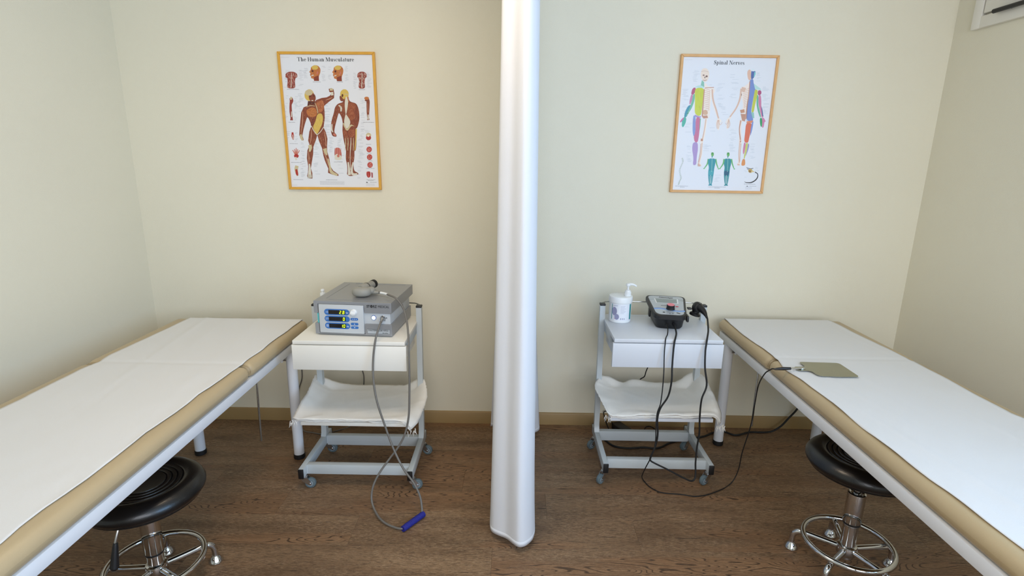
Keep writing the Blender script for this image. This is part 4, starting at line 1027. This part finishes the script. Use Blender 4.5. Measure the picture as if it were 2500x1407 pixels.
p.poly(front, BR, 1); p.fibres(front, 1.45, 420, MUS, 2, 26, 1.5, 3, .35)
p.ell(376, 492, 44, 52, YL, 2); p.ell(404, 512, 32, 42, BR, 3, rot=-.3); p.ell(372, 470, 36, 26, BN, 3); p.ell(386, 502, 10, 6, BD, 4); p.ell(418, 498, 9, 6, BD, 4); p.ell(406, 540, 10, 4, WH, 4); p.poly([(365, 545), (360, 585), (420, 575), (430, 545)], BD, 2)
pecs = [(352, 622), (420, 596), (452, 640), (446, 672), (420, 690), (372, 684), (354, 655)]; p.poly(pecs, OR_, 3); p.fibres(pecs, -.35, 70, [(170, 96, 48), (214, 146, 88)], 4, 30, 1.2, 4)
pe2 = [(436, 560), (500, 530), (520, 580), (500, 640), (462, 650), (440, 610)]; p.poly(pe2, (182, 104, 62), 3); p.fibres(pe2, 1.0, 60, [(140, 76, 48), (206, 140, 98)], 4, 26, 1.2, 5)
abd = [(452, 660), (492, 652), (508, 690), (500, 750), (476, 800), (452, 846), (426, 812), (412, 776), (436, 730)]; p.poly(abd, YL, 3); p.fibres(abd, 1.3, 40, [(200, 160, 70), (232, 208, 130)], 4, 24, 1.0, 6)
for a_ in ((398, 768, 452, 848), (512, 778, 456, 846)): p.limb([(a_[0], a_[1], 3), ((a_[0]+a_[2])/2, (a_[1]+a_[3])/2+8, 3), (a_[2], a_[3], 4)], WH, 4)
p.limb([(430, 560, 2), (450, 610, 4), (458, 655, 3)], BN, 4); p.limb([(350, 600, 2), (390, 586, 3), (430, 590, 2)], BN, 4)
for q in (0, 1, 2): p.ell(412-q*2, 712+q*22, 16, 8, (120, 60, 44), 3, rot=-.4)
p.limb([(385, 940, 16), (392, 965, 15), (385, 1000, 8)], BN, 3); p.limb([(525, 970, 18), (534, 1000, 14), (545, 1030, 6)], BN, 3)
p.limb([(384, 1110, 6), (388, 1160, 10), (388, 1200, 15), (392, 1236, 18)], WH, 3); p.limb([(556, 1060, 5), (574, 1130, 8), (590, 1180, 14), (645, 1208, 9)], BN, 3)
for k in range(5): p.limb([(372+k*9, 1205, 1.2), (370+k*10, 1240, 1.6)], (150, 130, 100), 4)
p.limb([(302, 845, 9), (306, 872, 12), (318, 898, 8)], BN, 3); p.limb([(566, 440, 10), (596, 440, 9)], BN, 3); p.limb([(585, 462, 13), (590, 492, 12)], WH, 3)
for a_, b2 in (((318, 640), (304, 830)), ((400, 800), (388, 930)), ((520, 820), (536, 950)), ((372, 1000), (378, 1110)), ((516, 1000), (560, 1120)), ((530, 535), (590, 510))):
    p.limb([(a_[0], a_[1], 2), ((a_[0]+b2[0])/2+5, (a_[1]+b2[1])/2, 4), (b2[0], b2[1], 2)], (200, 150, 122), 4)
back = [(690, 540), (688, 552), (640, 566), (614, 600), (606, 650), (586, 710), (578, 790), (586, 840), (600, 860), (632, 864), (634, 845), (610, 822), (618, 770), (636, 700), (652, 640), (680, 690), (690, 740), (686, 800), (694, 860), (706, 920), (724, 980), (720, 1060), (734, 1110), (738, 1170), (732, 1200), (760, 1218), (842, 1200), (838, 1186), (800, 1168), (792, 1110), (802, 1040), (800, 985), (816, 985), (820, 860), (806, 790), (826, 780), (844, 705), (842, 650), (832, 600), (812, 560), (760, 548), (744, 530), (740, 500), (680, 500)]
p.poly(back, BR, 1); p.fibres(back, 1.5, 420, MUS, 2, 26, 1.5, 13, .35)
p.ell(702, 480, 40, 45, YL, 2); p.poly([(656, 505), (664, 490), (690, 520), (690, 546), (664, 540)], BR, 3); p.ell(684, 492, 8, 14, BD, 4); p.limb([(700, 478, 4), (738, 482, 4)], BN, 4); p.poly([(704, 520), (740, 500), (746, 550), (716, 570)], (190, 120, 84), 3)
p.poly([(716, 500), (724, 500), (740, 550), (722, 660), (714, 660), (704, 560)], WH, 3); p.poly([(714, 660), (722, 660), (768, 730), (730, 800), (698, 738)], WH, 3)
p.poly([(688, 736), (704, 740), (730, 800), (760, 745), (805, 770), (770, 760), (732, 818), (700, 770)], BN, 3)
for pc_ in ([(640, 572), (700, 560), (714, 600), (700, 640), (660, 620)], [(730, 560), (800, 560), (812, 600), (770, 640), (732, 640)], [(740, 600), (800, 640), (798, 700), (760, 720), (730, 660)], [(690, 800), (726, 810), (736, 850), (716, 870), (696, 850)], [(744, 800), (800, 790), (806, 850), (770, 870), (742, 850)]):
    p.poly(pc_, (158, 84, 52), 3); p.fibres(pc_, -.7, 28, [(190, 120, 84), (118, 56, 38)], 4, 24, 1.2, int(pc_[0][0]))
for x_ in (716, 740, 766, 790): p.limb([(x_, 870, 2), (x_+2, 920, 3.5), (x_-2+(x_ > 750)*2, 985, 2)], BN, 4)
p.limb([(744, 1090, 6), (752, 1150, 9), (756, 1206, 14)], WH, 3); p.limb([(790, 1090, 6), (780, 1150, 8), (786, 1196, 12), (830, 1194, 6)], WH, 3); p.limb([(768, 870, 2), (764, 980, 3), (762, 1060, 2), (768, 1160, 3)], WH, 5)
p.limb([(590, 750, 4), (588, 800, 8), (600, 822, 4)], WH, 3); p.limb([(604, 836, 8), (626, 852, 8)], PK, 3); p.limb([(650, 580, 4), (672, 600, 9), (672, 635, 6)], WH, 4); p.limb([(815, 790, 6), (814, 880, 5), (806, 980, 4)], YL, 4)
def head(cx, cy, s_):
    pts = [(-34, 55), (-32, 40), (-44, 30), (-38, 10), (-52, 2), (-36, -20), (-36, -42), (-8, -62), (30, -58), (54, -30), (52, 8), (38, 40), (42, 80), (-6, 80), (-8, 62)]
    p.poly([(cx+x*s_, cy+y_*s_) for x, y_ in pts], OR_, 1); q = [(cx+x*s_, cy+y_*s_) for x, y_ in pts]
    p.fibres(q, 1.2, 50, [(150, 70, 40), (222, 170, 110), (170, 96, 60)], 2, 18, 1.6, int(cx))
    p.ell(cx+2*s_, cy-40*s_, 30*s_, 20*s_, YL, 3); p.ell(cx-20*s_, cy-8*s_, 10*s_, 9*s_, BD, 3); p.ell(cx+26*s_, cy+8*s_, 8*s_, 14*s_, PK, 4, rot=.2); p.limb([(cx-30*s_, cy+34*s_, 4), (cx-10*s_, cy+28*s_, 5)], WH, 4); p.poly([(cx-6, cy+46), (cx+36*s_, cy+30), (cx+42*s_, cy+80*s_), (cx-4, cy+80*s_)], (140, 62, 40), 3)
head(424, 284, 1); head(636, 284, 1)
def torso(cx, y0, y1, w_, seed, light):
    pts = [(cx-w_*.22, y0), (cx+w_*.22, y0), (cx+w_*.5, y0+(y1-y0)*.12), (cx+w_*.52, y0+(y1-y0)*.34), (cx+w_*.36, y0+(y1-y0)*.36), (cx+w_*.30, y0+(y1-y0)*.6), (cx+w_*.38, y1), (cx-w_*.38, y1), (cx-w_*.30, y0+(y1-y0)*.6), (cx-w_*.36, y0+(y1-y0)*.36), (cx-w_*.52, y0+(y1-y0)*.34), (cx-w_*.5, y0+(y1-y0)*.12)]
    p.poly(pts, (150, 66, 52), 1); p.fibres(pts, 1.4, 90, [(206, 150, 130), (104, 38, 34), light], 2, 20, 1.8, seed); p.limb([(cx, y0+8, 2), (cx, y1-8, 3)], WH, 3)
torso(208, 284, 434, 108, 21, (226, 200, 190)); torso(862, 276, 428, 84, 22, WH)
p.limb([(206, 520, 14), (212, 545, 17), (204, 580, 10), (206, 640, 12), (214, 700, 10), (214, 720, 14)], (150, 62, 52), 1); p.limb([(200, 522, 14), (216, 524, 12)], BN, 2); p.limb([(212, 640, 3), (214, 690, 5)], WH, 2)
p.limb([(896, 520, 18), (918, 530, 16), (922, 590, 14), (922, 640, 12), (924, 690, 8), (926, 708, 12)], BR, 1); p.ell(908, 514, 22, 14, OR_, 2); p.limb([(924, 660, 5), (924, 704, 6)], WH, 2); p.limb([(918, 560, 2), (924, 640, 3)], (190, 130, 100), 3)
p.limb([(224, 828, 8), (226, 860, 12), (232, 894, 5)], RD, 1); p.limb([(226, 850, 3), (232, 890, 3)], WH, 2)
for k in range(5): p.limb([(258, 1040, 5), (236+k*12, 985-abs(k-2)*-8, 4), (226+k*16, 968+abs(k-2)*10, 3)], PK, 1)
p.ell(262, 1040, 22, 18, RD, 2); p.limb([(256, 1050, 8), (262, 1078, 7)], WH, 2)
p.limb([(268, 1128, 16), (262, 1160, 17), (270, 1200, 12), (276, 1220, 7)], BN, 1); p.limb([(262, 1160, 9), (270, 1200, 11), (276, 1216, 5)], RD, 2)
p.poly([(618, 962), (664, 960), (680, 1000), (684, 1070), (620, 1070), (616, 1010)], (200, 92, 76), 1)
for k in range(7): p.limb([(620+k*9, 964, 1.5), (622+k*9, 1066, 1.5)], (238, 214, 200) if k % 2 else (150, 40, 36), 2)
p.poly([(616, 1030), (640, 1014), (684, 1036), (684, 1072), (620, 1072)], WH, 3); p.ell(652, 1034, 12, 14, PK, 4)
p.ell(930, 844, 24, 20, BN, 1); p.ell(930, 868, 24, 22, RD, 2); p.ell(928, 850, 12, 10, (240, 230, 210), 3)
for cx, cy in ((937, 973), (942, 1042), (947, 1112)):
    p.ell(cx, cy, 25, 26, RD, 1, 24); p.ell(cx, cy, 21, 22, (200, 84, 72), 2, 24); p.fibres([(cx-17, cy-17), (cx+17, cy-17), (cx+17, cy+17), (cx-17, cy+17)], .4, 26, [(232, 190, 176), (150, 40, 40)], 3, 9, 2, int(cy), 1.5)
p.poly([(914, 1172), (952, 1170), (954, 1216), (934, 1230), (916, 1212)], RD, 1); p.poly([(958, 1178), (974, 1182), (976, 1226), (962, 1226)], (170, 90, 92), 1)
p.fibres([(914, 1172), (952, 1170), (954, 1216), (934, 1230), (916, 1212)], 1.5, 24, [(214, 110, 96), (130, 30, 30)], 2, 16, 1.5, 9)
for x0, x1, y_ in ((168, 280, 440), (408, 480, 372), (630, 684, 370), (834, 890, 436), (186, 246, 736), (878, 976, 728), (200, 272, 928), (214, 308, 1097), (238, 326, 1252), (612, 688, 1088), (540, 646, 1250), (908, 956, 926), (916, 960, 1006), (926, 968, 1074), (912, 990, 1142), (918, 992, 1244), (930, 980, 1250)): p.caption(x0, x1, y_)
p.labels([(140, 260, 200, 430, .5), (270, 260, 330, 430, .6), (316, 230, 375, 360, .8), (486, 230, 540, 360, .8), (548, 230, 590, 360, .7), (700, 230, 750, 360, .8), (780, 290, 830, 430, .8), (900, 280, 960, 430, .8), (270, 480, 330, 640, .8), (150, 500, 190, 700, .6), (232, 500, 280, 720, .7), (500, 560, 600, 860, .75), (850, 520, 905, 900, .5), (640, 880, 690, 960, .8), (555, 870, 620, 1010, .7), (300, 920, 360, 1230, .7), (420, 920, 480, 1140, .6), (830, 880, 900, 1180, .7), (640, 1020, 720, 1190, .3), (430, 1000, 500, 1230, .3), (160, 820, 214, 920, .7), (240, 830, 276, 920, .6), (880, 800, 960, 830, .6), (820, 1200, 880, 1240, .4)], 5)
for k in range(5): p.caption(482+k, 708, 1264+k*7, (186, 188, 194), h_=3)
p.caption(225, 270, 1302, (180, 180, 184), h_=2.4); p.caption(950, 1010, 1266, (120, 120, 124)); p.poly([(912, 1274), (920, 1262), (930, 1274)], (60, 60, 64), 1)
for k in range(3): p.caption(912, 990, 1282+k*7, (190, 190, 196), h_=2.4)
p.build('print', pA).location = (0, -.0096, 0)

# --- right chart
w2, h2 = .5036, .700
pB = poster((1.0885, 0, 1.748), -.0014, w2, h2, 'frame_pine', 'pale pine framed spinal nerve chart hanging on the right part of the back wall')
iw, ih = w2/2-fw, h2/2-fw
f2 = homog([(218, 106), (1084, 124), (928, 1309), (113, 1304)], [(-iw, ih), (iw, ih), (iw, -ih), (-iw, -ih)])
p = Print(f2)
ua, vb = f2(500, 176); ub, _ = f2(788, 182)
serif_text(p, 'Spinal Nerves', ua, ub, vb, .0195, (52, 54, 60))
p.caption(228, 300, 132, (200, 204, 210), h_=2.4)
YG, TQ, GR, BL, PKK, VI, BO, BOL = (206, 214, 66), (66, 150, 172), (120, 190, 160), (130, 152, 208), (206, 116, 150), (176, 152, 204), (226, 190, 168), (200, 148, 122)
# front figure: left half coloured zones, right half bones
def zone(pts, c, l=1): p.poly(pts, c, l)
SKN = (242, 224, 208)
zone([(380, 250), (395, 215), (418, 210), (440, 214), (458, 245), (456, 290), (440, 328), (418, 336), (400, 326), (382, 292)], SKN, 1)
p.ell(406, 274, 9, 7, (150, 120, 110), 3); p.ell(434, 284, 10, 9, (130, 96, 84), 3); p.ell(418, 294, 4, 8, (90, 70, 66), 3); p.limb([(400, 318, 1.5), (418, 321, 2), (436, 316, 1.5)], (150, 90, 80), 3); p.limb([(384, 240, 2), (418, 236, 2), (452, 244, 2)], (214, 190, 176), 2)
zone([(390, 318), (410, 336), (412, 380), (376, 376)], (140, 196, 176)); zone([(376, 362), (412, 380), (410, 390), (318, 384), (340, 372)], (190, 226, 222))
zone([(316, 384), (334, 388), (326, 430), (306, 452), (288, 444), (298, 402)], (186, 88, 122)); zone([(332, 388), (412, 388), (404, 470), (392, 560), (384, 630), (360, 644), (330, 626), (322, 600), (326, 500), (322, 430)], YG)
zone([(290, 446), (308, 452), (298, 500), (276, 548), (272, 520), (280, 480)], (206, 140, 176)); zone([(308, 446), (324, 440), (322, 500), (296, 570), (262, 620), (244, 656), (240, 640), (280, 550), (298, 500)], GR)
zone([(262, 548), (286, 542), (280, 560), (250, 620), (240, 656), (222, 654), (232, 600)], TQ); zone([(222, 652), (244, 656), (240, 700), (214, 748), (200, 730), (206, 690), (182, 698), (206, 664)], (80, 180, 160)); zone([(182, 692), (212, 656), (222, 660), (210, 680), (190, 702)], (206, 110, 160))
zone([(320, 626), (360, 644), (384, 644), (378, 660), (326, 652)], VI); zone([(312, 630), (332, 650), (330, 720), (330, 800), (312, 830), (302, 780), (304, 690)], (138, 160, 214)); zone([(332, 650), (376, 656), (370, 740), (362, 820), (350, 880), (322, 876), (312, 828), (330, 790)], PKK); zone([(372, 660), (380, 664), (374, 740), (366, 780)], GR)
zone([(320, 876), (350, 880), (352, 940), (340, 1020), (338, 1080), (304, 1084), (312, 1020), (298, 940), (304, 890)], VI); zone([(330, 884), (352, 884), (352, 950), (342, 1000), (332, 980)], (208, 120, 164))
p.fibres([(330, 390), (404, 390), (388, 620), (328, 620)], 1.5, 16, [(176, 186, 60)], 2, 60, .7, 31, .1); p.fibres([(304, 650), (376, 660), (350, 880), (312, 870)], 1.5, 14, [(170, 110, 150), (120, 140, 190)], 2, 50, .7, 32, .1)
# bones of the right half
zone([(414, 344), (430, 346), (440, 372), (500, 384), (512, 420), (490, 450), (470, 520), (466, 600), (456, 660), (436, 668), (390, 652), (404, 560), (412, 400)], (247, 234, 224))
for k in range(11): y_ = 400+k*17; p.limb([(414-k*1.6, y_-6, 1.8), (444-k, y_+2, 2.2), (466-k*.9, y_+14, 1.8), (446-k*1.5, y_+24, 1.2)], BO, 2)
p.limb([(418, 388, 3), (470, 386, 3), (502, 384, 3)], BOL, 2); p.limb([(412, 400, 5), (402, 520, 5), (394, 640, 6)], BOL, 3); zone([(400, 590), (430, 584), (446, 606), (440, 632), (400, 632)], (218, 178, 146), 3); zone([(386, 640), (440, 636), (446, 660), (404, 664)], BOL, 3)
for off in (-3, 4): p.limb([(486+off, 400, 4), (490+off, 470, 4), (500+off, 520, 4), (524+off, 590, 3.4), (544+off, 664, 3)], BO, 2)
p.limb([(484, 390, 9), (496, 520, 9), (520, 600, 8), (548, 672, 9)], (247, 234, 224), 1)
for k in range(5): p.limb([(538+k*3, 676, 2.2), (526+k*8, 720, 2), (530+k*5+(k == 4)*30, 756-(k == 4)*60, 1.4)], BO, 2)
zone([(528, 668), (556, 664), (578, 690), (560, 700), (550, 770), (538, 768), (520, 720)], (247, 236, 226), 1)
for off in (-2,): p.limb([(428, 664, 12), (420, 740, 11), (404, 830, 11), (390, 862, 15), (386, 900, 10), (380, 980, 12), (366, 1060, 8), (376, 1092, 14)], (247, 236, 226), 1)
p.limb([(428, 668, 5), (414, 760, 4), (396, 846, 5)], BO, 2); p.limb([(390, 846, 10), (388, 868, 10)], BOL, 2); p.limb([(392, 880, 4), (382, 980, 4), (362, 1060, 4)], BO, 2); p.limb([(380, 890, 2), (372, 980, 2.4), (354, 1060, 2)], BOL, 2); p.limb([(356, 1064, 7), (366, 1092, 9)], BO, 2)
for k in range(4): p.limb([(350+k*8, 1076, 1.5), (352+k*9, 1094, 1.4)], BOL, 3)
# back figure: left half bones, right half zones
zone([(812, 262), (818, 230), (846, 222), (850, 300), (840, 326), (820, 312)], (232, 190, 166)); zone([(852, 224), (888, 236), (890, 262), (874, 300), (850, 316), (846, 280)], (84, 110, 170)); zone([(848, 222), (866, 214), (888, 230), (880, 240), (856, 242)], (226, 234, 240), 2); zone([(880, 240), (892, 262), (880, 290), (872, 296)], (140, 210, 206), 2)
zone([(834, 318), (868, 306), (872, 360), (896, 392), (880, 420), (860, 520), (846, 600), (856, 640), (870, 684), (806, 688), (802, 600), (824, 500), (838, 380)], (124, 144, 204)); zone([(872, 350), (936, 396), (940, 410), (884, 400)], (186, 222, 216)); zone([(884, 402), (912, 410), (902, 470), (884, 540), (870, 612), (848, 606), (862, 520), (878, 430)], (200, 206, 70)); zone([(912, 410), (940, 412), (944, 440), (926, 458), (908, 450)], (180, 80, 122))
zone([(902, 450), (916, 458), (912, 540), (928, 600), (940, 656), (926, 650), (906, 590), (896, 530)], (110, 184, 150)); zone([(916, 456), (938, 452), (942, 520), (940, 560), (950, 610), (960, 650), (944, 658), (928, 590), (914, 530)], (212, 130, 164)); zone([(940, 548), (950, 580), (960, 648), (950, 640)], (44, 96, 150), 2); zone([(926, 660), (946, 656), (950, 700), (944, 744), (930, 726)], (50, 160, 96)); zone([(946, 656), (962, 654), (984, 694), (970, 690), (962, 744), (946, 746), (950, 700)], (214, 130, 170))
zone([(846, 606), (872, 610), (876, 660), (860, 660)], (150, 200, 190), 2); zone([(806, 688), (866, 680), (858, 704), (804, 706)], (226, 140, 100), 2)
zone([(800, 700), (856, 706), (846, 760), (828, 840), (818, 882), (780, 876), (790, 800)], (224, 112, 74)); zone([(856, 690), (870, 686), (858, 760), (836, 830), (842, 760)], (128, 150, 210), 2); zone([(780, 876), (798, 880), (790, 940), (776, 990), (768, 960)], (214, 130, 160)); zone([(798, 880), (820, 882), (808, 950), (784, 1028), (776, 1020), (790, 940)], (206, 208, 110)); zone([(820, 880), (830, 900), (818, 950), (792, 1010), (808, 950)], (156, 150, 204)); zone([(766, 1024), (790, 1026), (792, 1076), (776, 1086), (752, 1082)], (226, 150, 84))
zone([(838, 320), (828, 420), (806, 560), (796, 690), (750, 690), (760, 600), (776, 540), (752, 440), (748, 390), (780, 378), (822, 350)], (247, 232, 222))
for k in range(11): y_ = 400+k*16; p.limb([(834-k*2.5, y_-6, 1.8), (800-k*1.5, y_+2, 2.2), (768+k*1.5, y_+12, 1.8)], BO, 2)
p.limb([(836, 330, 4), (826, 450, 4), (806, 580, 5), (798, 670, 5)], BOL, 3); zone([(762, 380), (800, 390), (786, 430), (758, 420)], BO, 3); zone([(744, 588), (784, 580), (788, 610), (752, 616)], (206, 150, 116), 3); zone([(750, 622), (796, 624), (790, 690), (764, 684)], BOL, 3)
for k in range(16): p.limb([(808-k*.5+6, 500+k*12, 2), (812-k*.5+6, 502+k*12, 2)], (90, 70, 66), 4)
p.limb([(758, 392, 10), (744, 490, 9), (710, 570, 8), (672, 620, 7), (644, 670, 9)], (247, 232, 222), 1)
for off in (-3, 4): p.limb([(756+off, 396, 3.6), (742+off, 490, 3.6), (706+off, 575, 3.2), (650+off, 650, 2.8)], BO, 2)
zone([(630, 656), (652, 664), (646, 720), (626, 770), (616, 730), (624, 700), (606, 704)], (247, 236, 226), 1)
for k in range(5): p.limb([(640, 668, 2), (620+k*8, 716, 1.8), (618+k*5-(k == 0)*10, 750-(k == 0)*46, 1.3)], BO, 2)
p.limb([(752, 680, 12), (744, 760, 10), (746, 830, 10), (746, 866, 13), (742, 940, 10), (736, 1010, 8), (734, 1060, 9), (722, 1078, 12)], (246, 230, 218), 1)
p.limb([(752, 680, 5), (738, 760, 4), (748, 856, 5)], BOL, 2); p.limb([(742, 868, 9), (752, 870, 9)], BOL, 2); p.limb([(742, 880, 4), (732, 980, 3.6), (736, 1060, 4)], BO, 2); p.limb([(752, 886, 2), (744, 980, 2), (740, 1050, 2)], BOL, 2); p.limb([(718, 1074, 6), (740, 1078, 6)], BO, 2)
def mini(cx, y0, c1, c2, s_, up):
    p.ell(cx+8, y0+16, 13, 17, (110, 180, 96), 2); p.ell(cx+8, y0+6, 12, 9, (90, 160, 80), 3); p.limb([(cx+6, y0+30, 5), (cx+4, y0+44, 5)], c1, 1)
    p.poly([(cx-32, y0+52), (cx+40, y0+52), (cx+34, y0+100), (cx+24, y0+140), (cx+20, y0+180), (cx+2, y0+290), (cx-26, y0+290), (cx-34, y0+180), (cx-24, y0+130), (cx-34, y0+100)], c1, 1)
    p.limb([(cx-30, y0+56, 7), (cx-40, y0+100, 6), (cx-66, y0+138, 4)], (110, 184, 110), 1); p.limb([(cx+38, y0+56, 7), (cx+46, y0+100, 6), (cx+60, y0+138, 4)], (110, 184, 110), 1)
    p.ell(cx-70, y0+142, 8, 5, (130, 196, 140), 2); p.ell(cx+64, y0+144, 7, 6, (130, 196, 140), 2)
    for k in range(10): p.limb([(cx+4-k*.4, y0+56+k*12, 2.6), (cx+4-k*.4, y0+62+k*12, 2.6)], (190, 226, 206), 3)
    p.poly([(cx-30, y0+160), (cx+18, y0+160), (cx+10, y0+200), (cx-10, y0+205), (cx-30, y0+200)], c2, 2); p.limb([(cx-10, y0+200, 1.4), (cx-12, y0+280, 1.4)], (220, 236, 232), 3)
    for k in range(4): p.limb([(cx-20+k*9, y0+210, 1), (cx-22+k*7, y0+275, 1)], (170, 214, 214), 3)
    p.ell(cx-22, y0+290, 10, 5, c1, 2); p.ell(cx-4, y0+290, 9, 5, c1, 2)
mini(480, 970, (52, 150, 164), (70, 168, 178), 1, 0); mini(626, 970, (44, 140, 148), (34, 92, 120), 1, 0)
sp = [(206, 1020), (212, 1050), (196, 1090), (182, 1130), (188, 1170), (194, 1200), (180, 1230), (172, 1256)]
q = smooth_path([(x, y_, 0) for x, y_ in sp], 5)
for i, v in enumerate(q): p.limb([(v.x-7, v.y+3, 2), (v.x+7, v.y-2, 2)], (172, 184, 176) if i % 2 else (208, 214, 206), 1)
p.limb([(880, 1140, 4), (906, 1160, 4), (896, 1200, 5), (850, 1232, 5), (800, 1234, 3), (784, 1228, 2)], (60, 54, 50), 1); p.limb([(802, 1100, 2), (840, 1112, 3), (866, 1106, 2)], (60, 54, 50), 1); p.limb([(806, 1112, 2), (838, 1124, 3)], (60, 54, 50), 1)
p.ell(838, 1130, 20, 18, (206, 176, 96), 2); p.ell(834, 1134, 10, 10, (150, 110, 60), 3); p.ell(860, 1136, 14, 6, (222, 200, 140), 3)
for x0, x1, y_ in ((142, 262, 1270), (186, 226, 1280), (446, 606, 1274), (504, 556, 1284), (778, 882, 1247)): p.caption(x0, x1, y_, (110, 112, 118))
p.labels([(230, 300, 300, 380, .0), (300, 230, 376, 330, .6), (458, 340, 540, 380, .5), (200, 390, 286, 620, .75), (520, 350, 610, 560, .7), (650, 260, 760, 420, .55), (890, 240, 950, 330, .7), (940, 380, 1024, 620, .7), (220, 670, 300, 800, .5), (450, 700, 530, 790, .4), (640, 760, 720, 880, .6), (240, 900, 300, 1060, .6), (390, 900, 480, 960, .6), (640, 880, 716, 960, .6), (830, 880, 900, 1030, .6), (500, 1170, 582, 1230, .95), (640, 420, 720, 480, .6), (780, 1120, 820, 1230, .5), (870, 1090, 930, 1130, .6), (560, 560, 650, 640, .5)], 8, (204, 210, 218))
for k in range(4): p.caption(790, 850, 1272+k*7, (196, 200, 208), h_=2.4)
p.caption(830, 890, 1265, (130, 132, 138), h_=3); p.poly([(800, 1270), (808, 1262), (818, 1270)], (60, 60, 64), 1)
p.build('print', pB).location = (0, -.0096, 0)

# ---------------------------------------------------------------- separate the loose pieces of small repeated parts
def split(o):
    bm = bmesh.new(); bm.from_mesh(o.data); bm.verts.ensure_lookup_table(); seen = set(); groups = []
    for v in bm.verts:
        if v.index in seen: continue
        st = [v]; g = set(); seen.add(v.index)
        while st:
            a = st.pop(); g.add(a.index)
            for e in a.link_edges:
                b_ = e.other_vert(a)
                if b_.index not in seen: seen.add(b_.index); st.append(b_)
        groups.append(g)
    bm.free()
    if len(groups) < 2: return
    src = o.data
    for k, g in enumerate(groups):
        b2 = bmesh.new(); b2.from_mesh(src); bmesh.ops.delete(b2, geom=[v for v in b2.verts if v.index not in g], context='VERTS')
        me = bpy.data.meshes.new(o.name.split('.')[0]); b2.to_mesh(me); b2.free()
        for m_ in src.materials: me.materials.append(m_)
        if k == 0: o.data = me
        else:
            c = o.copy(); c.data = me; COL.objects.link(c)
SPLIT = {'bar_bracket', 'weld', 'drawer_runner', 'shelf_bracket', 'rubber_foot', 'glider', 'embossed_line', 'screw', 'hatch_frame', 'window_frame', 'side_clip', 'grey_line', 'label_stripe'}
STUFF = {'lettering', 'plate_lettering', 'display_marking', 'display_digits', 'button_marking', 'marking', 'symbols', 'label_text', 'label_picture', 'label_dot', 'fringe', 'print'}
for o in list(bpy.data.objects):
    n_ = o.name.split('.')[0]
    if o.type == 'MESH' and n_ in SPLIT: split(o)
    if o.type == 'MESH' and n_ in STUFF: o['kind'] = 'stuff'
